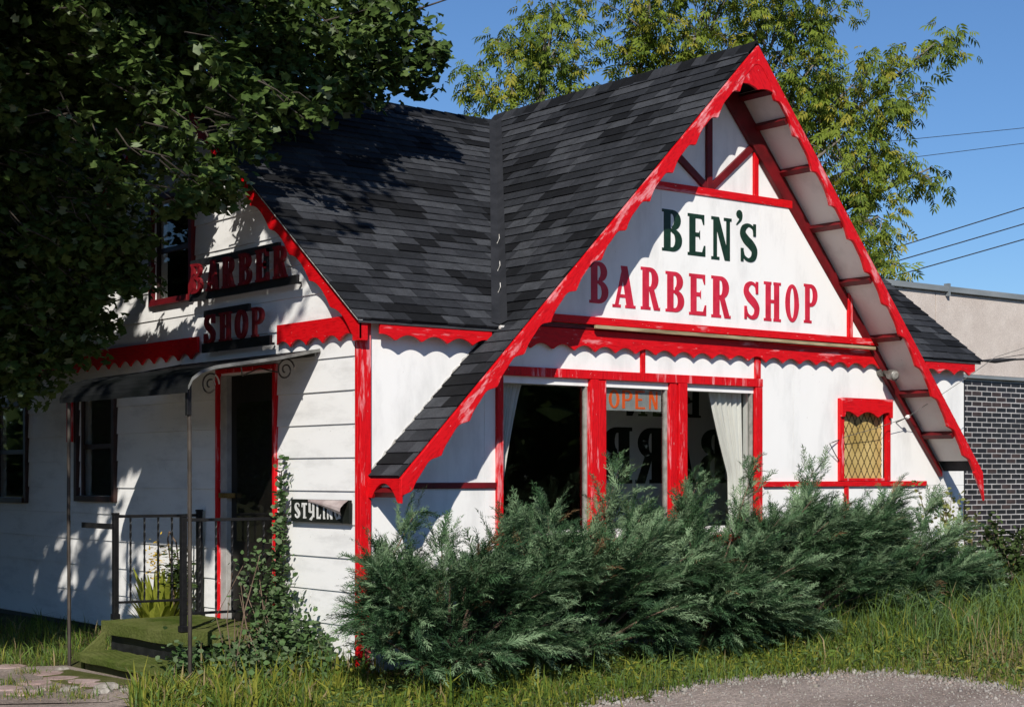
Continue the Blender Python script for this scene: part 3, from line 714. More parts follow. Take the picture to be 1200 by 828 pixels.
# --- A-frame rake boards with scallops, soffits, lookouts, wall rafters
def rake(xa, xb, slope_sign, name='rake_board'):
    n = 260; A, B = [], []; ls = la if slope_sign < 0 else lr
    for i in range(n + 1):
        x = xa + (xb - xa) * i / n; zt = az(x) - .016; s = abs(x - AXP) * ls
        A.append((x, -OH - .034, zt)); B.append((x, -OH - .034, zt - .215 + wave(s, .40, .075, .12) + .006 * math.sin(s * 31)))
    return MB().strip(A, B, (0, .034, 0)).build(name, M['red_dl' if slope_sign < 0 else 'red_d'], shop, .004)
rake(XLO - .01, AXP - .001, -1); rake(AXP + .001, XRO + .02, 1)
# rounded gusset under the apex
A, B = [], []
for i in range(25):
    q = -1 + 2 * i / 24; x = AXP + q * .27
    A.append((x, -OH - .030, az(x) - .15)); B.append((x, -OH - .030, az(x) - .16 - .27 * (1 - abs(q)) ** 1.5))
MB().strip(A, B, (0, .026, 0)).build('apex_bracket', M['red_d'], shop)
# pointed tail on the right, scrolled tail on the left
MB().prism([(XRO - .10, ZRO - .03), (XRO + .03, ZRO - .05), (XRO + .055, ZRO - .36), (XRO + .01, ZRO - .26), (XRO - .12, ZRO - .06)], XZ(-OH - .036), 0, .030).build('rake_tail', M['red_d'], shop, .004)
A, B = [], []
for i in range(33):
    q = i / 32; yy = -OH - .03 + (OH + .026) * q
    A.append((XLO - .022, yy, ZLO - .030)); B.append((XLO - .022, yy, ZLO - .225 + .135 * math.sin(math.pi * min(1, max(0, q * 1.35 - .12))) ** .7 + .045 * q))
MB().strip(A, B, (.028, 0, 0)).build('eave_board', M['red_y'], shop, .003)
for xa, xb, sgn in ((XLO, AXP, -1), (AXP, XRO, 1)):
    off = .165
    if sgn > 0:
        cuts = [4.30, 4.52, 4.87, 5.31, 5.75, 6.22, 6.70, 7.07, 7.34]
    else:
        cuts = [XLO + .02, .75, 1.4, 2.05, 2.7, 3.35, 3.9]
    for a, b_ in zip(cuts[:-1], cuts[1:]):
        pts = [(a + .004, -OH + .004, az(a + .004) - .125), (b_ - .004, -OH + .004, az(b_ - .004) - .125), (b_ - .004, -.010, az(b_ - .004) - .125), (a + .004, -.010, az(a + .004) - .125)]
        q = MB(); q.add(pts + [(x, y, z_ + .016) for x, y, z_ in pts], [(3, 2, 1, 0), (4, 5, 6, 7), (0, 1, 5, 4), (1, 2, 6, 5), (2, 3, 7, 6), (3, 0, 4, 7)]); q.build('soffit_panel', M['soffit'], shop)
    for x in cuts:
        if sgn > 0 and x > 7.3: continue
        zz = az(x) - .125
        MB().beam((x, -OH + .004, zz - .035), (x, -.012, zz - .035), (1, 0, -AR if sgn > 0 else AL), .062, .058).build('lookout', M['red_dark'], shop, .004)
    x0, x1 = (AXP + .02, XRO - .10) if sgn > 0 else (XLO + .25, AXP - .02)
    nrm = .20
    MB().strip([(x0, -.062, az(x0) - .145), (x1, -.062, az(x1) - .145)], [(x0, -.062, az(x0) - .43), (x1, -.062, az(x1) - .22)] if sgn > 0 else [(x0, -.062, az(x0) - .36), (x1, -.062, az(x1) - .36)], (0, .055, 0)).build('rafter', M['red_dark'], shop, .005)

# ------------------------------------------------------------------ things fixed to the shop
def letters_thing(name, label, cat, items, x, mat, depth, rails, rail_mat=None):
    t = thing(name, label, cat, (x, 0, 0))
    for ch, y0, y1, z0, z1 in items:      # y0 is the left edge seen from the street (larger y)
        letter_mesh(ch, (y0, y1, z0, z1), YZ(x), depth, s=.25).build('letter', mat, t)
    for y0, y1, z0, z1 in rails: MB().box(x + .002, x + .028, y0, y1, z0, z1).build('rail', rail_mat or M['black_paint'], t, .003)
    for y0, y1, z0, z1 in rails[:2]:
        for yy in (y0 + .1, y1 - .12): MB().box(x + .029, -.012, yy, yy + .02, z0 + .01, z0 + .03).build('standoff', M['iron'], t)
    rel(t); return t
bw = [2.66 - i * .302 for i in range(6)]
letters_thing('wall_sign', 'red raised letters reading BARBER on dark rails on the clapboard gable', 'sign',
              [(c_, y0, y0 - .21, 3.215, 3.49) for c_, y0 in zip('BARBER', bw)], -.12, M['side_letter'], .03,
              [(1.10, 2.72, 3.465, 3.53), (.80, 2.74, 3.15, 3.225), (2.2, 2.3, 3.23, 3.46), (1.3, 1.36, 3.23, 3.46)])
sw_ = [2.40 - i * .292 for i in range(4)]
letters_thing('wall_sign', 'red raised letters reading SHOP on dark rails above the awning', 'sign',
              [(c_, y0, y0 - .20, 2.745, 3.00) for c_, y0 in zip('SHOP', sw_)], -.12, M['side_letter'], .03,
              [(1.62, 2.46, 2.985, 3.05), (1.25, 2.50, 2.665, 2.75)])
# STYLING board with a peeling sheet
st = thing('wall_sign', 'small black board lettered STYLING with a peeling corner beside the red corner post', 'sign', (-.03, 0, 0))
MB().box(-.040, -.014, .112, 1.03, 1.155, 1.345).build('board', M['sign_black'], st, .003)
y = .965
for ch, wd in zip('STYLING', (.105, .10, .115, .09, .06, .11, .11)):
    letter_mesh(ch, (y, y - wd * .86, 1.185, 1.315), YZ(-.0402), .003, serif=False, s=.34).build('letter', M['sign_white'], st); y -= wd + .008
# curling sheet
mb = MB(); g = []
for i in range(13):
    for j in range(5):
        q = i / 12; r_ = j / 4; yy = .74 - .62 * q; top = 1.343
        drop = (.02 + .10 * q ** 1.3) * r_
        g.append((-.046 - .05 * math.sin(math.pi * r_ * .9) * q - .05 * r_ * q, yy, top - drop))
for i in range(12):
    for j in range(4): mb.add([g[i * 5 + j], g[i * 5 + 5 + j], g[i * 5 + 6 + j], g[i * 5 + 1 + j]], [(0, 1, 2, 3)])
mb.build('peeling_sheet', M['curl'], st, smooth=True); rel(st)
# OPEN sign in the middle pane
op = thing('open_sign', 'clear plastic sign with orange OPEN letters hanging in the middle window', 'sign', (2.95, .05, 2.23))
MB().box(2.66, 3.352, .055, .058, 2.135, 2.34).build('sheet', M['paper'], op)
for i, ch in enumerate('OPEN'):
    letter_mesh(ch, (2.70 + i * .162, 2.70 + i * .162 + .13, 2.155, 2.322), XZ(.0545), .002, serif=False, s=.26).build('letter', M['open_orange'], op)
rel(op)
# board added inside; its reversed letters stand in for a reflected sign
ib = thing('mirror_lettering_board', 'pale board added inside the shop, standing in for mirrored lettering in the panes', 'sign', (4.7, 1.5, .06))
MB().box(3.76, 5.80, 1.50, 1.53, .8, 2.55).build('board', M['board'], ib)
MB().box(3.8, 3.85, 1.531, 1.58, .06, .8).box(5.5, 5.55, 1.531, 1.58, .06, .8).build('stand', M['black_paint'], ib)
x = 5.70
for ch in 'BARB':
    letter_mesh(ch, (x - .42, x, 1.46, 2.04), XZ(1.4995), .004, True, s=.36).build('letter', M['black_paint'], ib); x -= .465
x = 5.30
for ch in "BEN'S":
    wd = .12 if ch == "'" else .32
    letter_mesh(ch, (x - wd, x, 2.16 + (.2 if ch == "'" else 0), 2.5), XZ(1.4995), .004, True).build('letter', M['black_paint'], ib); x -= wd + .07
rel(ib)
# curtains
def curtain(label, fx, loc):
    n, mm = 60, 26; Vv = []; F_ = []
    for i in range(n + 1):
        for j in range(mm + 1):
            q, r_ = i / n, j / mm; x0, x1, z_ = fx(r_)
            Vv.append((x0 + (x1 - x0) * q, .115 + .020 * math.sin(q * 40 + .6 * math.sin(r_ * 3)) + .008 * math.sin(q * 97), z_ - loc[2]))
    Vv = np.array(Vv) - np.array([loc[0], loc[1], 0])
    for i in range(n):
        for j in range(mm): a = i * (mm + 1) + j; F_.append((a, a + mm + 1, a + mm + 2, a + 1))
    o = np_mesh('curtain', Vv, np.array(F_), [M['curtain']]); o.location = loc
    o.data.polygons.foreach_set('use_smooth', [True] * len(F_)); thing('', label, 'curtain', o=o)
curtain('white sheer curtain drawn to the left edge of the left window', lambda r: (1.44, 1.76 - .33 * r ** .8, 2.36 - 1.35 * r), (1.45, .1, 1.0))
curtain('white sheer curtain swept aside in the right window', lambda r: (4.03 + .48 * r ** 1.1 if r < .6 else 4.03 + .48 * .6 ** 1.1 + .02 * (r - .6), 4.50, 2.36 - 1.35 * r), (4.5, .1, 1.0))
# lamp under the right soffit
lp = thing('wall_lamp', 'small weathered floodlight under the right soffit', 'lamp', (6.42, 0, 2.6))
MB().tube([(6.42, -.001, 2.62), (6.42, -.06, 2.62)], .05, 10).build('base', M['galv'], lp)
MB().tube([(6.42, -.06, 2.62), (6.41, -.12, 2.60), (6.40, -.15, 2.59), (6.395, -.22, 2.575), (6.393, -.235, 2.572)], [.02, .028, .05, .057, .050], 14).build('shade', M['galv'], lp, smooth=True)
MB().tube([(6.393, -.2355, 2.572), (6.392, -.245, 2.57)], [.046, .03], 12).build('lens', M['grey_frame'], lp); rel(lp)
# insulator and bent wire at the small window
ins = thing('insulator', 'white porcelain insulator hanging on the wire below the right soffit', 'insulator', (6.72, -.15, 2.16))
MB().tube([(6.70, -.12, 2.145), (6.715, -.135, 2.155), (6.73, -.15, 2.165)], [.014, .024, .014], 8).build('body', M['white'], ins)
MB().tube([(6.69, -.002, 2.10), (6.695, -.06, 2.12), (6.70, -.12, 2.145)], .006, 5).build('hook', M['iron'], ins); rel(ins)
o = MB().tube([(5.765, -.02, 1.69), (5.66, -.05, 1.77), (5.54, -.09, 1.865), (5.64, -.05, 1.88), (5.765, -.02, 1.905)], .005, 5).build('bent_wire', M['iron']); thing('', 'thin bent wire bracket sticking out left of the amber window', 'wire', o=o)

# ------------------------------------------------------------------ awning over the door
aw = thing('awning', 'dark ribbed metal awning over the side door on two thin poles', 'awning', (-.6, 1.85, 2.4))
prof = [(-.012, 2.585), (-.41, 2.50), (-.80, 2.437), (-.98, 2.405), (-1.10, 2.365), (-1.18, 2.305), (-1.215, 2.235)]
# finely ribbed sheet: ribs run along the awning
pr = []
for i in range(len(prof) - 1):
    for k in range(6):
        q = k / 6; pr.append((prof[i][0] + (prof[i + 1][0] - prof[i][0]) * q, prof[i][1] + (prof[i + 1][1] - prof[i][1]) * q))
pr.append(prof[-1]); n = len(pr)
top = [(x, z_ + (.010 if i % 3 == 0 else 0)) for i, (x, z_) in enumerate(pr)]
mb = MB().strip([(x, .62, z_) for x, z_ in top], [(x, 3.10, z_) for x, z_ in top], (0, 0, -.008)); mb.build('sheet', M['awning'], aw)
for yy in (.604, 3.102):
    mb = MB().strip([(x, yy, z_ + .013) for x, z_ in prof], [(x, yy, z_ - .014) for x, z_ in prof], (0, .014, 0)); mb.build('edge', M['awning_edge'] if yy < 1 else M['awning'], aw)
MB().box(-1.226, -1.2155, .62, 3.10, 2.195, 2.238).build('lip', M['awning'], aw)
MB().beam((-.02, 1.86, 2.55), (-.02, .66, 2.55), (0, 0, 1), .02, .03).build('ledger', M['awning_edge'], aw)
MB().tube([(-1.17, .70, 2.30), (-1.15, .72, 1.9), (-1.155, .70, -.20)], .017, 7).build('pole', M['rust'], aw)
MB().box(-1.185, -1.145, .69, .73, 2.02, 2.29).build('pole_sleeve', M['iron'], aw, .004)
MB().tube([(-1.17, 3.02, 2.30), (-1.17, 3.03, 1.2), (-1.175, 3.0, -.20)], .016, 7).build('pole', M['rust'], aw)
def scroll(x, y, z_, r, vec, turns=1.7, flip=1):
    pts = []
    for i in range(34):
        a = i / 33 * turns * 2 * math.pi; rr = r * (1 - .8 * i / 33)
        pts.append((x + vec[0] * rr * math.cos(a), y + vec[1] * rr * math.cos(a), z_ + flip * rr * math.sin(a)))
    return pts
MB().tube(scroll(-.98, .70, 2.27, .10, (.3, -1)), .007, 5).build('scroll', M['rust'], aw)
MB().tube(scroll(-.24, .78, 2.42, .10, (.3, -1)), .007, 5).build('scroll', M['rust'], aw)
MB().tube([(-.70, .70, 2.42), (-.55, .95, 2.37), (-.42, 1.1, 2.40), (-.36, 1.0, 2.44), (-.30, .8, 2.40)], .006, 5).build('scroll', M['rust'], aw)
rel(aw)

# ------------------------------------------------------------------ porch, steps, railings
po = thing('porch', 'low porch and step wrapped in green outdoor carpet below the side door', 'porch', (-.6, 1.9, -.2))
def cushion(x0, x1, y0, y1, z0, z1, sag=.012, nx=14, ny=20):
    """rounded, slightly sagging carpeted slab"""
    mb = MB(); g = {}
    for i in range(nx + 1):
        for j in range(ny + 1):
            u, v_ = i / nx, j / ny; e = min(u, 1 - u, v_, 1 - v_); rd = .02 * math.exp(-e * 14)
            g[i, j] = (x0 + (x1 - x0) * u, y0 + (y1 - y0) * v_, z1 - rd - sag * math.sin(math.pi * v_) * (1 - u) + .004 * math.sin(i * 3.1 + j * 1.7))
    for i in range(nx):
        for j in range(ny): mb.add([g[i, j], g[i + 1, j], g[i + 1, j + 1], g[i, j + 1]], [(0, 1, 2, 3)])
    per = [(i, 0) for i in range(nx)] + [(nx, j) for j in range(ny)] + [(i, ny) for i in range(nx, 0, -1)] + [(0, j) for j in range(ny, 0, -1)]
    for k in range(len(per)):
        a, b_ = g[per[k]], g[per[(k + 1) % len(per)]]
        mb.add([a, b_, (b_[0], b_[1], z0 + .003 * math.sin(k * .7 + .7)), (a[0], a[1], z0 + .003 * math.sin(k * .7))], [(0, 1, 2, 3)])
    return mb
cushion(-.97, -.012, 1.18, 2.78, .13, .262).build('deck', M['carpet'], po, smooth=False)
MB().box(-.90, -.02, 1.24, 2.72, -.25, .135).build('deck_base', M['black_paint'], po)
cushion(-1.27, -.93, 1.20, 2.66, -.085, .005, .02).build('step', M['carpet'], po)
MB().box(-1.20, -.905, 1.28, 2.60, -.30, -.08).build('step_base', M['carpet_dark'], po)
MB().strip([(-.99, 2.64, .15), (-1.20, 2.64, -.02)], [(-.99, 2.64, -.20), (-1.20, 2.64, -.20)], (0, .05, 0)).build('side_flap', M['carpet'], po)
rel(po)
def railing(label, p, q, loc, ends, nb):
    t = thing('railing', label, 'railing', loc, 'black iron porch railings')
    p, q = Vector(p), Vector(q)
    for (e, top_) in ends:
        MB().box(e[0] - .024, e[0] + .024, e[1] - .024, e[1] + .024, .255, top_).box(e[0] - .033, e[0] + .033, e[1] - .033, e[1] + .033, .25, .30).box(e[0] - .028, e[0] + .028, e[1] - .028, e[1] + .028, top_ + .0005, top_ + .018).build('post', M['iron'], t, .003)
    for z_ in (1.175, .40): MB().beam((p.x, p.y, z_), (q.x, q.y, z_), (0, 0, 1), .028, .026 if z_ > 1 else .022).build('rail', M['iron'], t, .003)
    for k in range(nb):
        c_ = p + (q - p) * ((k + 1) / (nb + 1)); mb = MB(); vs = []; N = 28; r_ = .0105
        for i in range(N + 1):           # twisted square bar
            a = i * .55; z_ = .41 + (1.16 - .41) * i / N
            vs += [(c_.x + r_ * math.cos(a + h * math.pi / 2), c_.y + r_ * math.sin(a + h * math.pi / 2), z_) for h in range(4)]
        mb.add(vs, [(i * 4 + h, i * 4 + (h + 1) % 4, i * 4 + 4 + (h + 1) % 4, i * 4 + 4 + h) for i in range(N) for h in range(4)]); mb.build('baluster', M['iron'], t)
    return t
t = railing('black iron railing on the far side of the porch by the yellow plant', (-.85, 2.72, 0), (-.06, 2.66, 0), (-.5, 2.7, .26), [((-.86, 2.72), 1.19), ((-.055, 2.66), 1.21)], 5)
rel(t)
t = railing('black iron railing on the near side of the porch overgrown with vine', (-.93, 1.26, 0), (-.05, 1.21, 0), (-.5, 1.2, .26), [((-.93, 1.26), 1.20), ((-.05, 1.21), 1.21)], 5); rel(t)
o = MB().box(-.905, -.885, 2.72, 3.36, 1.06, 1.11).build('hand_rail', M['black_paint'], None, .004); thing('', 'short flat black board sticking out beside the railing', 'board', o=o)
# mats, stones
def flat_mat(label, poly, mat):
    mb = MB(); mb.prism(poly, lambda u, v_, t: (u, v_, float(gz(u, v_)) + .012 + t), 0, .014); o = mb.build('floor_mat', mat, None, .004); thing('', label, 'mat', o=o, group='green mats on the path')
flat_mat('worn green mat at the foot of the step', [(-1.32, 2.66), (-1.28, 1.36), (-1.75, 1.30), (-1.80, 2.45)], M['carpet_dark'])
flat_mat('small green mat at the left edge of the stone path', [(-2.32, 3.0), (-1.98, 2.42), (-2.3, 2.05), (-2.85, 2.6)], M['carpet_dark'])
path = MB()
pp = [(-1.2, 3.0), (-1.2, .9), (-1.9, .6), (-3.6, 1.6), (-3.8, 3.3), (-2.4, 3.5)]
path.add([(x, y_, float(gz(x, y_)) + .011) for x, y_ in pp], [tuple(range(6))]); path = path.build('path', M['gravel']); path['kind'] = 'structure'
random.seed(3)
def stone_poly(cx_, cy_, rx, ry, n=8):
    a0 = random.random(); return [(cx_ + rx * random.uniform(.82, 1.12) * math.cos(2 * math.pi * (i + a0) / n), cy_ + ry * random.uniform(.82, 1.12) * math.sin(2 * math.pi * (i + a0) / n)) for i in range(n)]
for i in range(7):
    for j in range(6):
        x = -1.62 - i * .32 + random.uniform(-.05, .05); y_ = 3.2 - j * .36 + (i % 2) * .15 + random.uniform(-.05, .05)
        if random.random() < .12: continue
        pl = stone_poly(x, y_, .142, .162, 7)
        MB().prism(pl, lambda u, v_, t: (u, v_, float(gz(u, v_)) + t), .0, .018 + random.uniform(.004, .016)).build('paving_stone', M['stone'], path, .006)
for k, (x, y_, r_) in enumerate([(-1.62, 1.22, .09), (-1.73, 1.05, .07), (-1.88, 1.35, .07), (-1.55, 1.02, .05), (-1.35, 2.75, .06), (-2.05, 1.5, .05)]):
    import bmesh
    bm = bmesh.new(); bmesh.ops.create_icosphere(bm, subdivisions=2, radius=r_)
    for v_ in bm.verts: v_.co = Vector((v_.co.x * 1.2, v_.co.y, v_.co.z * .55)) * (1 + .22 * math.sin(v_.co.x * 60 + k) * math.cos(v_.co.y * 50 + 2 * k))
    me = bpy.data.meshes.new('rock'); bm.to_mesh(me); bm.free(); me.materials.append(M['rock']); o = bpy.data.objects.new('rock', me); COL.objects.link(o); o.location = (x, y_, float(gz(x, y_)) + r_ * .2)
    thing('', ('largest pale rock at the front corner of the green mat', 'pale rock just left of the largest one by the mat', 'pale rock against the near edge of the mat', 'smallest rock, half hidden by the grass beside the mat', 'pale rock at the far end of the step', 'pale rock lying among the pink paving stones')[k], 'rock', o=o, group='pale rocks beside the path')

# ------------------------------------------------------------------ neighbouring building
nb = thing('commercial_building', 'flat roofed neighbour of black brick below beige stucco, right of the shop', 'building', (12, 2, 0))
BX0, BX1, BY = 8.42, 26.0, 2.0
bwall = MB().box(BX0, BX1, BY + .012, BY + .30, -.3, 2.80).build('brick_wall', M['mortar'], nb)
BL, BH, JX, JZ = .193, .0510, .0195, .0165
bm_ = []
for mi in range(3):
    mb = MB().box(-BL / 2, BL / 2, 0, .06, 0, BH); me = bpy.data.meshes.new('brick'); me.from_pydata(mb.v, [], mb.f); me.materials.append(M['brick'][mi]); bm_.append(me)
restb = MB(); cnt = 0; vis = []
for r in range(int(3.05 / (BH + JZ))):
    z_ = -.25 + r * (BH + JZ)
    if z_ + BH > 2.795: break
    x = BX0 + .1 + (r % 2) * (BL + JX) / 2 + random.uniform(-.004, .004); z_ += random.uniform(-.0012, .0012)
    while x < BX1 - .1:
        mi = random.choices((0, 1, 2), (6, 2, 2))[0]; yy = BY + .007 + random.uniform(-.002, .002)
        vis.append((10.55 < x < 11.98 and z_ > .42, x, yy, z_, mi)); x += BL + JX
for v_, x, yy, z_, mi in vis:
    if v_ and cnt < 290:
        o = bpy.data.objects.new('brick', bm_[mi]); COL.objects.link(o); o.parent = bwall; o.location = (x, yy, z_); cnt += 1
    else: restb.box(x - BL / 2, x + BL / 2, yy, yy + .05, z_, z_ + BH, mi)
o = restb.build('brick_field', M['brick'], bwall); o['kind'] = 'stuff'
up = MB().box(BX0, BX1, BY + .02, BY + .3, 2.846, 3.88).build('stucco_wall', M['stucco'], nb)
for a, b_ in ((BX0, 9.95), (9.965, 12.4), (12.415, 14.85), (14.865, 17.3), (17.315, 19.75), (19.765, BX1)):
    MB().box(a, b_, BY - .02, BY + .018, 2.85, 3.875).build('stucco_panel', M['stucco'], up, .004)
MB().box(BX0 - .02, BX1, BY - .045, BY + .31, 2.802, 2.845).build('band', M['coping'], nb, .004)
MB().box(BX0 - .04, BX1, BY - .07, BY + .36, 3.882, 3.955).build('coping', M['coping'], nb, .006)
MB().box(BX0, BX0 + .28, BY + .301, 6.4, -.3, 3.88).box(BX1 - .3, BX1, BY + .301, 6.4, -.3, 3.88).box(BX0, BX1, 6.401, 6.6, -.3, 3.88).build('stucco_wall', M['stucco'], nb)
MB().box(BX0 + .281, BX1 - .301, BY + .302, 6.4, 3.6, 3.7).build('flat_roof', M['roofing'], nb)
MB().box(10.15, 10.19, BY - .075, BY + .0, 3.83, 3.99).build('bracket', M['coping'], nb); rel(nb)
MB()
ky = MB().box(9.4, 13.5, BY - .32, BY - .12, -.1, .335).build('loading_kerb', [M['concrete']], None, .01); thing('', 'low concrete kerb along the foot of the brick wall with a yellow top', 'kerb', o=ky)
MB().box(9.4, 13.5, BY - .325, BY - .115, .336, .395).build('yellow_edge', M['yellow'], ky)

# ------------------------------------------------------------------ wires
def wire(label, a, b_, sag, r_=.010, group='utility wires crossing the sky'):
    a, b_ = Vector(a), Vector(b_); pts = []
    for i in range(25):
        q = i / 24; p = a + (b_ - a) * q; p.z -= 4 * sag * q * (1 - q); pts.append(p)
    o = MB().tube(pts, r_, 5).build('utility_wire', M['wire']); thing('', label, 'wire', o=o, group=group)
def ext(a, b_, k0, k1):
    a, b_ = Vector(a), Vector(b_); return a + (b_ - a) * k0, a + (b_ - a) * k1
for lab, a, b_ in (('uppermost of the three heavy wires above the brick building', (16.586, 8.298, 5.685), (18.662, 6.663, 6.524)), ('middle of the three heavy wires above the brick building', (16.708, 8.201, 5.483), (18.662, 6.663, 6.229)),
                   ('lowest of the three heavy wires above the brick building', (16.952, 8.009, 5.312), (18.662, 6.663, 5.949))):
    p, q = ext(a, b_, -2.2, 6); wire(lab, p, q, .12, .011)
for lab, a, b_ in (('lower of the two thin distant wires in the sky', (17.258, 7.769, 7.426), (18.662, 6.663, 7.659)), ('upper of the two thin distant wires in the sky', (17.136, 7.865, 7.737), (18.662, 6.663, 7.939))):
    p, q = ext(a, b_, -3, 6); wire(lab, p, q, .08, .006)
EV = (8.0, -.14, 2.80)
wire('service wire tied to the right eave corner with a dark knot', EV, (15.5, -4.2, 3.55), .10, .011, None)
wire('thin slack wire climbing from the right eave corner', EV, (14, -3, 4.1), .08, .004, None)
o = MB().tube([(5.80, -.04, 1.93), (6.25, -.10, 2.03), (6.70, -.14, 2.15), (7.05, -.62, 2.55), (7.55, -.62, 2.79), (8.6, -1.0, 3.12), (10.5, -1.9, 3.72)], .0032, 5).build('utility_wire', M['galv']); thing('', 'thin wire strung from the amber window past the insulator and under the soffit', 'wire', o=o)
o = MB().tube([(8.0, -.14, 2.80), (8.15, -.2, 2.80), (8.35, -.32, 2.82)], [.012, .03, .014], 6).build('wire_clamp', M['wire']); thing('', 'dark wire clamp at the right eave corner', 'clamp', o=o)

# ------------------------------------------------------------------ FOLIAGE
def rotmats(d, roll):
    """frames with x along d, random roll"""
    d = d / np.linalg.norm(d, axis=1, keepdims=True); ref = np.where(np.abs(d[:, 2:3]) < .95, np.array([[0, 0, 1.]]), np.array([[1., 0, 0]]))
    a = np.cross(ref, d); a /= np.linalg.norm(a, axis=1, keepdims=True); b_ = np.cross(d, a)
    c_, s_ = np.cos(roll)[:, None], np.sin(roll)[:, None]
    return np.stack([d, a * c_ + b_ * s_, -a * s_ + b_ * c_], 2)      # columns
def scatter(tv, tf, P, Rm, sc):
    """copy template verts tv (k,3) / faces tf (m,c) to P with rotations Rm and scale sc -> V, F"""
    n, k = len(P), len(tv)
    Vv = np.einsum('nij,kj->nki', Rm, tv) * sc[:, None, None] + P[:, None, :]
    Ff = tf[None] + (np.arange(n) * k)[:, None, None]
    return Vv.reshape(-1, 3), Ff.reshape(-1, tf.shape[1])
mo = [(0, 0), (.0, .50), (.33, .27), (.52, .62), (1, 0), (.52, -.62), (.33, -.27), (.0, -.50)]
MAPLE_V = np.array([(.40, 0, .06)] + [(u, v_, -.22 * abs(v_) - .10 * u * u) for u, v_ in mo]); MAPLE_F = np.array([(0, i + 1, (i + 1) % 8 + 1) for i in range(8)])
SIMPLE_V = np.array([(0, 0, 0), (.5, .5, -.1), (1, 0, -.1), (.5, -.5, -.1)]); SIMPLE_F = np.array([(0, 1, 2), (0, 2, 3)])
LAN_V = np.array([(0, 0, 0), (.35, .16, .02), (.7, .11, -.06), (1, 0, -.16), (.7, -.11, -.06), (.35, -.16, .02)]); LAN_F = np.array([(0, 1, 5), (1, 2, 5), (5, 2, 4), (2, 3, 4)])
# compound leaf of seven drooping leaflets
cv, cf = [], []
for k, (px, sd) in enumerate([(.28, 1), (.28, -1), (.55, 1), (.55, -1), (.80, .8), (.80, -.8), (.92, 0)]):
    a = math.radians(55 * sd); c_, s_ = math.cos(a), math.sin(a); L = .62
    for u, v_, z_ in LAN_V: cv.append((px + L * (u * c_ - v_ * s_), L * (u * s_ + v_ * c_), -.12 * px * px - .35 * L * u * u + z_ * L))
    cf += [tuple(i + k * 6 for i in f) for f in LAN_F]
COMP_V, COMP_F = np.array(cv), np.array(cf)

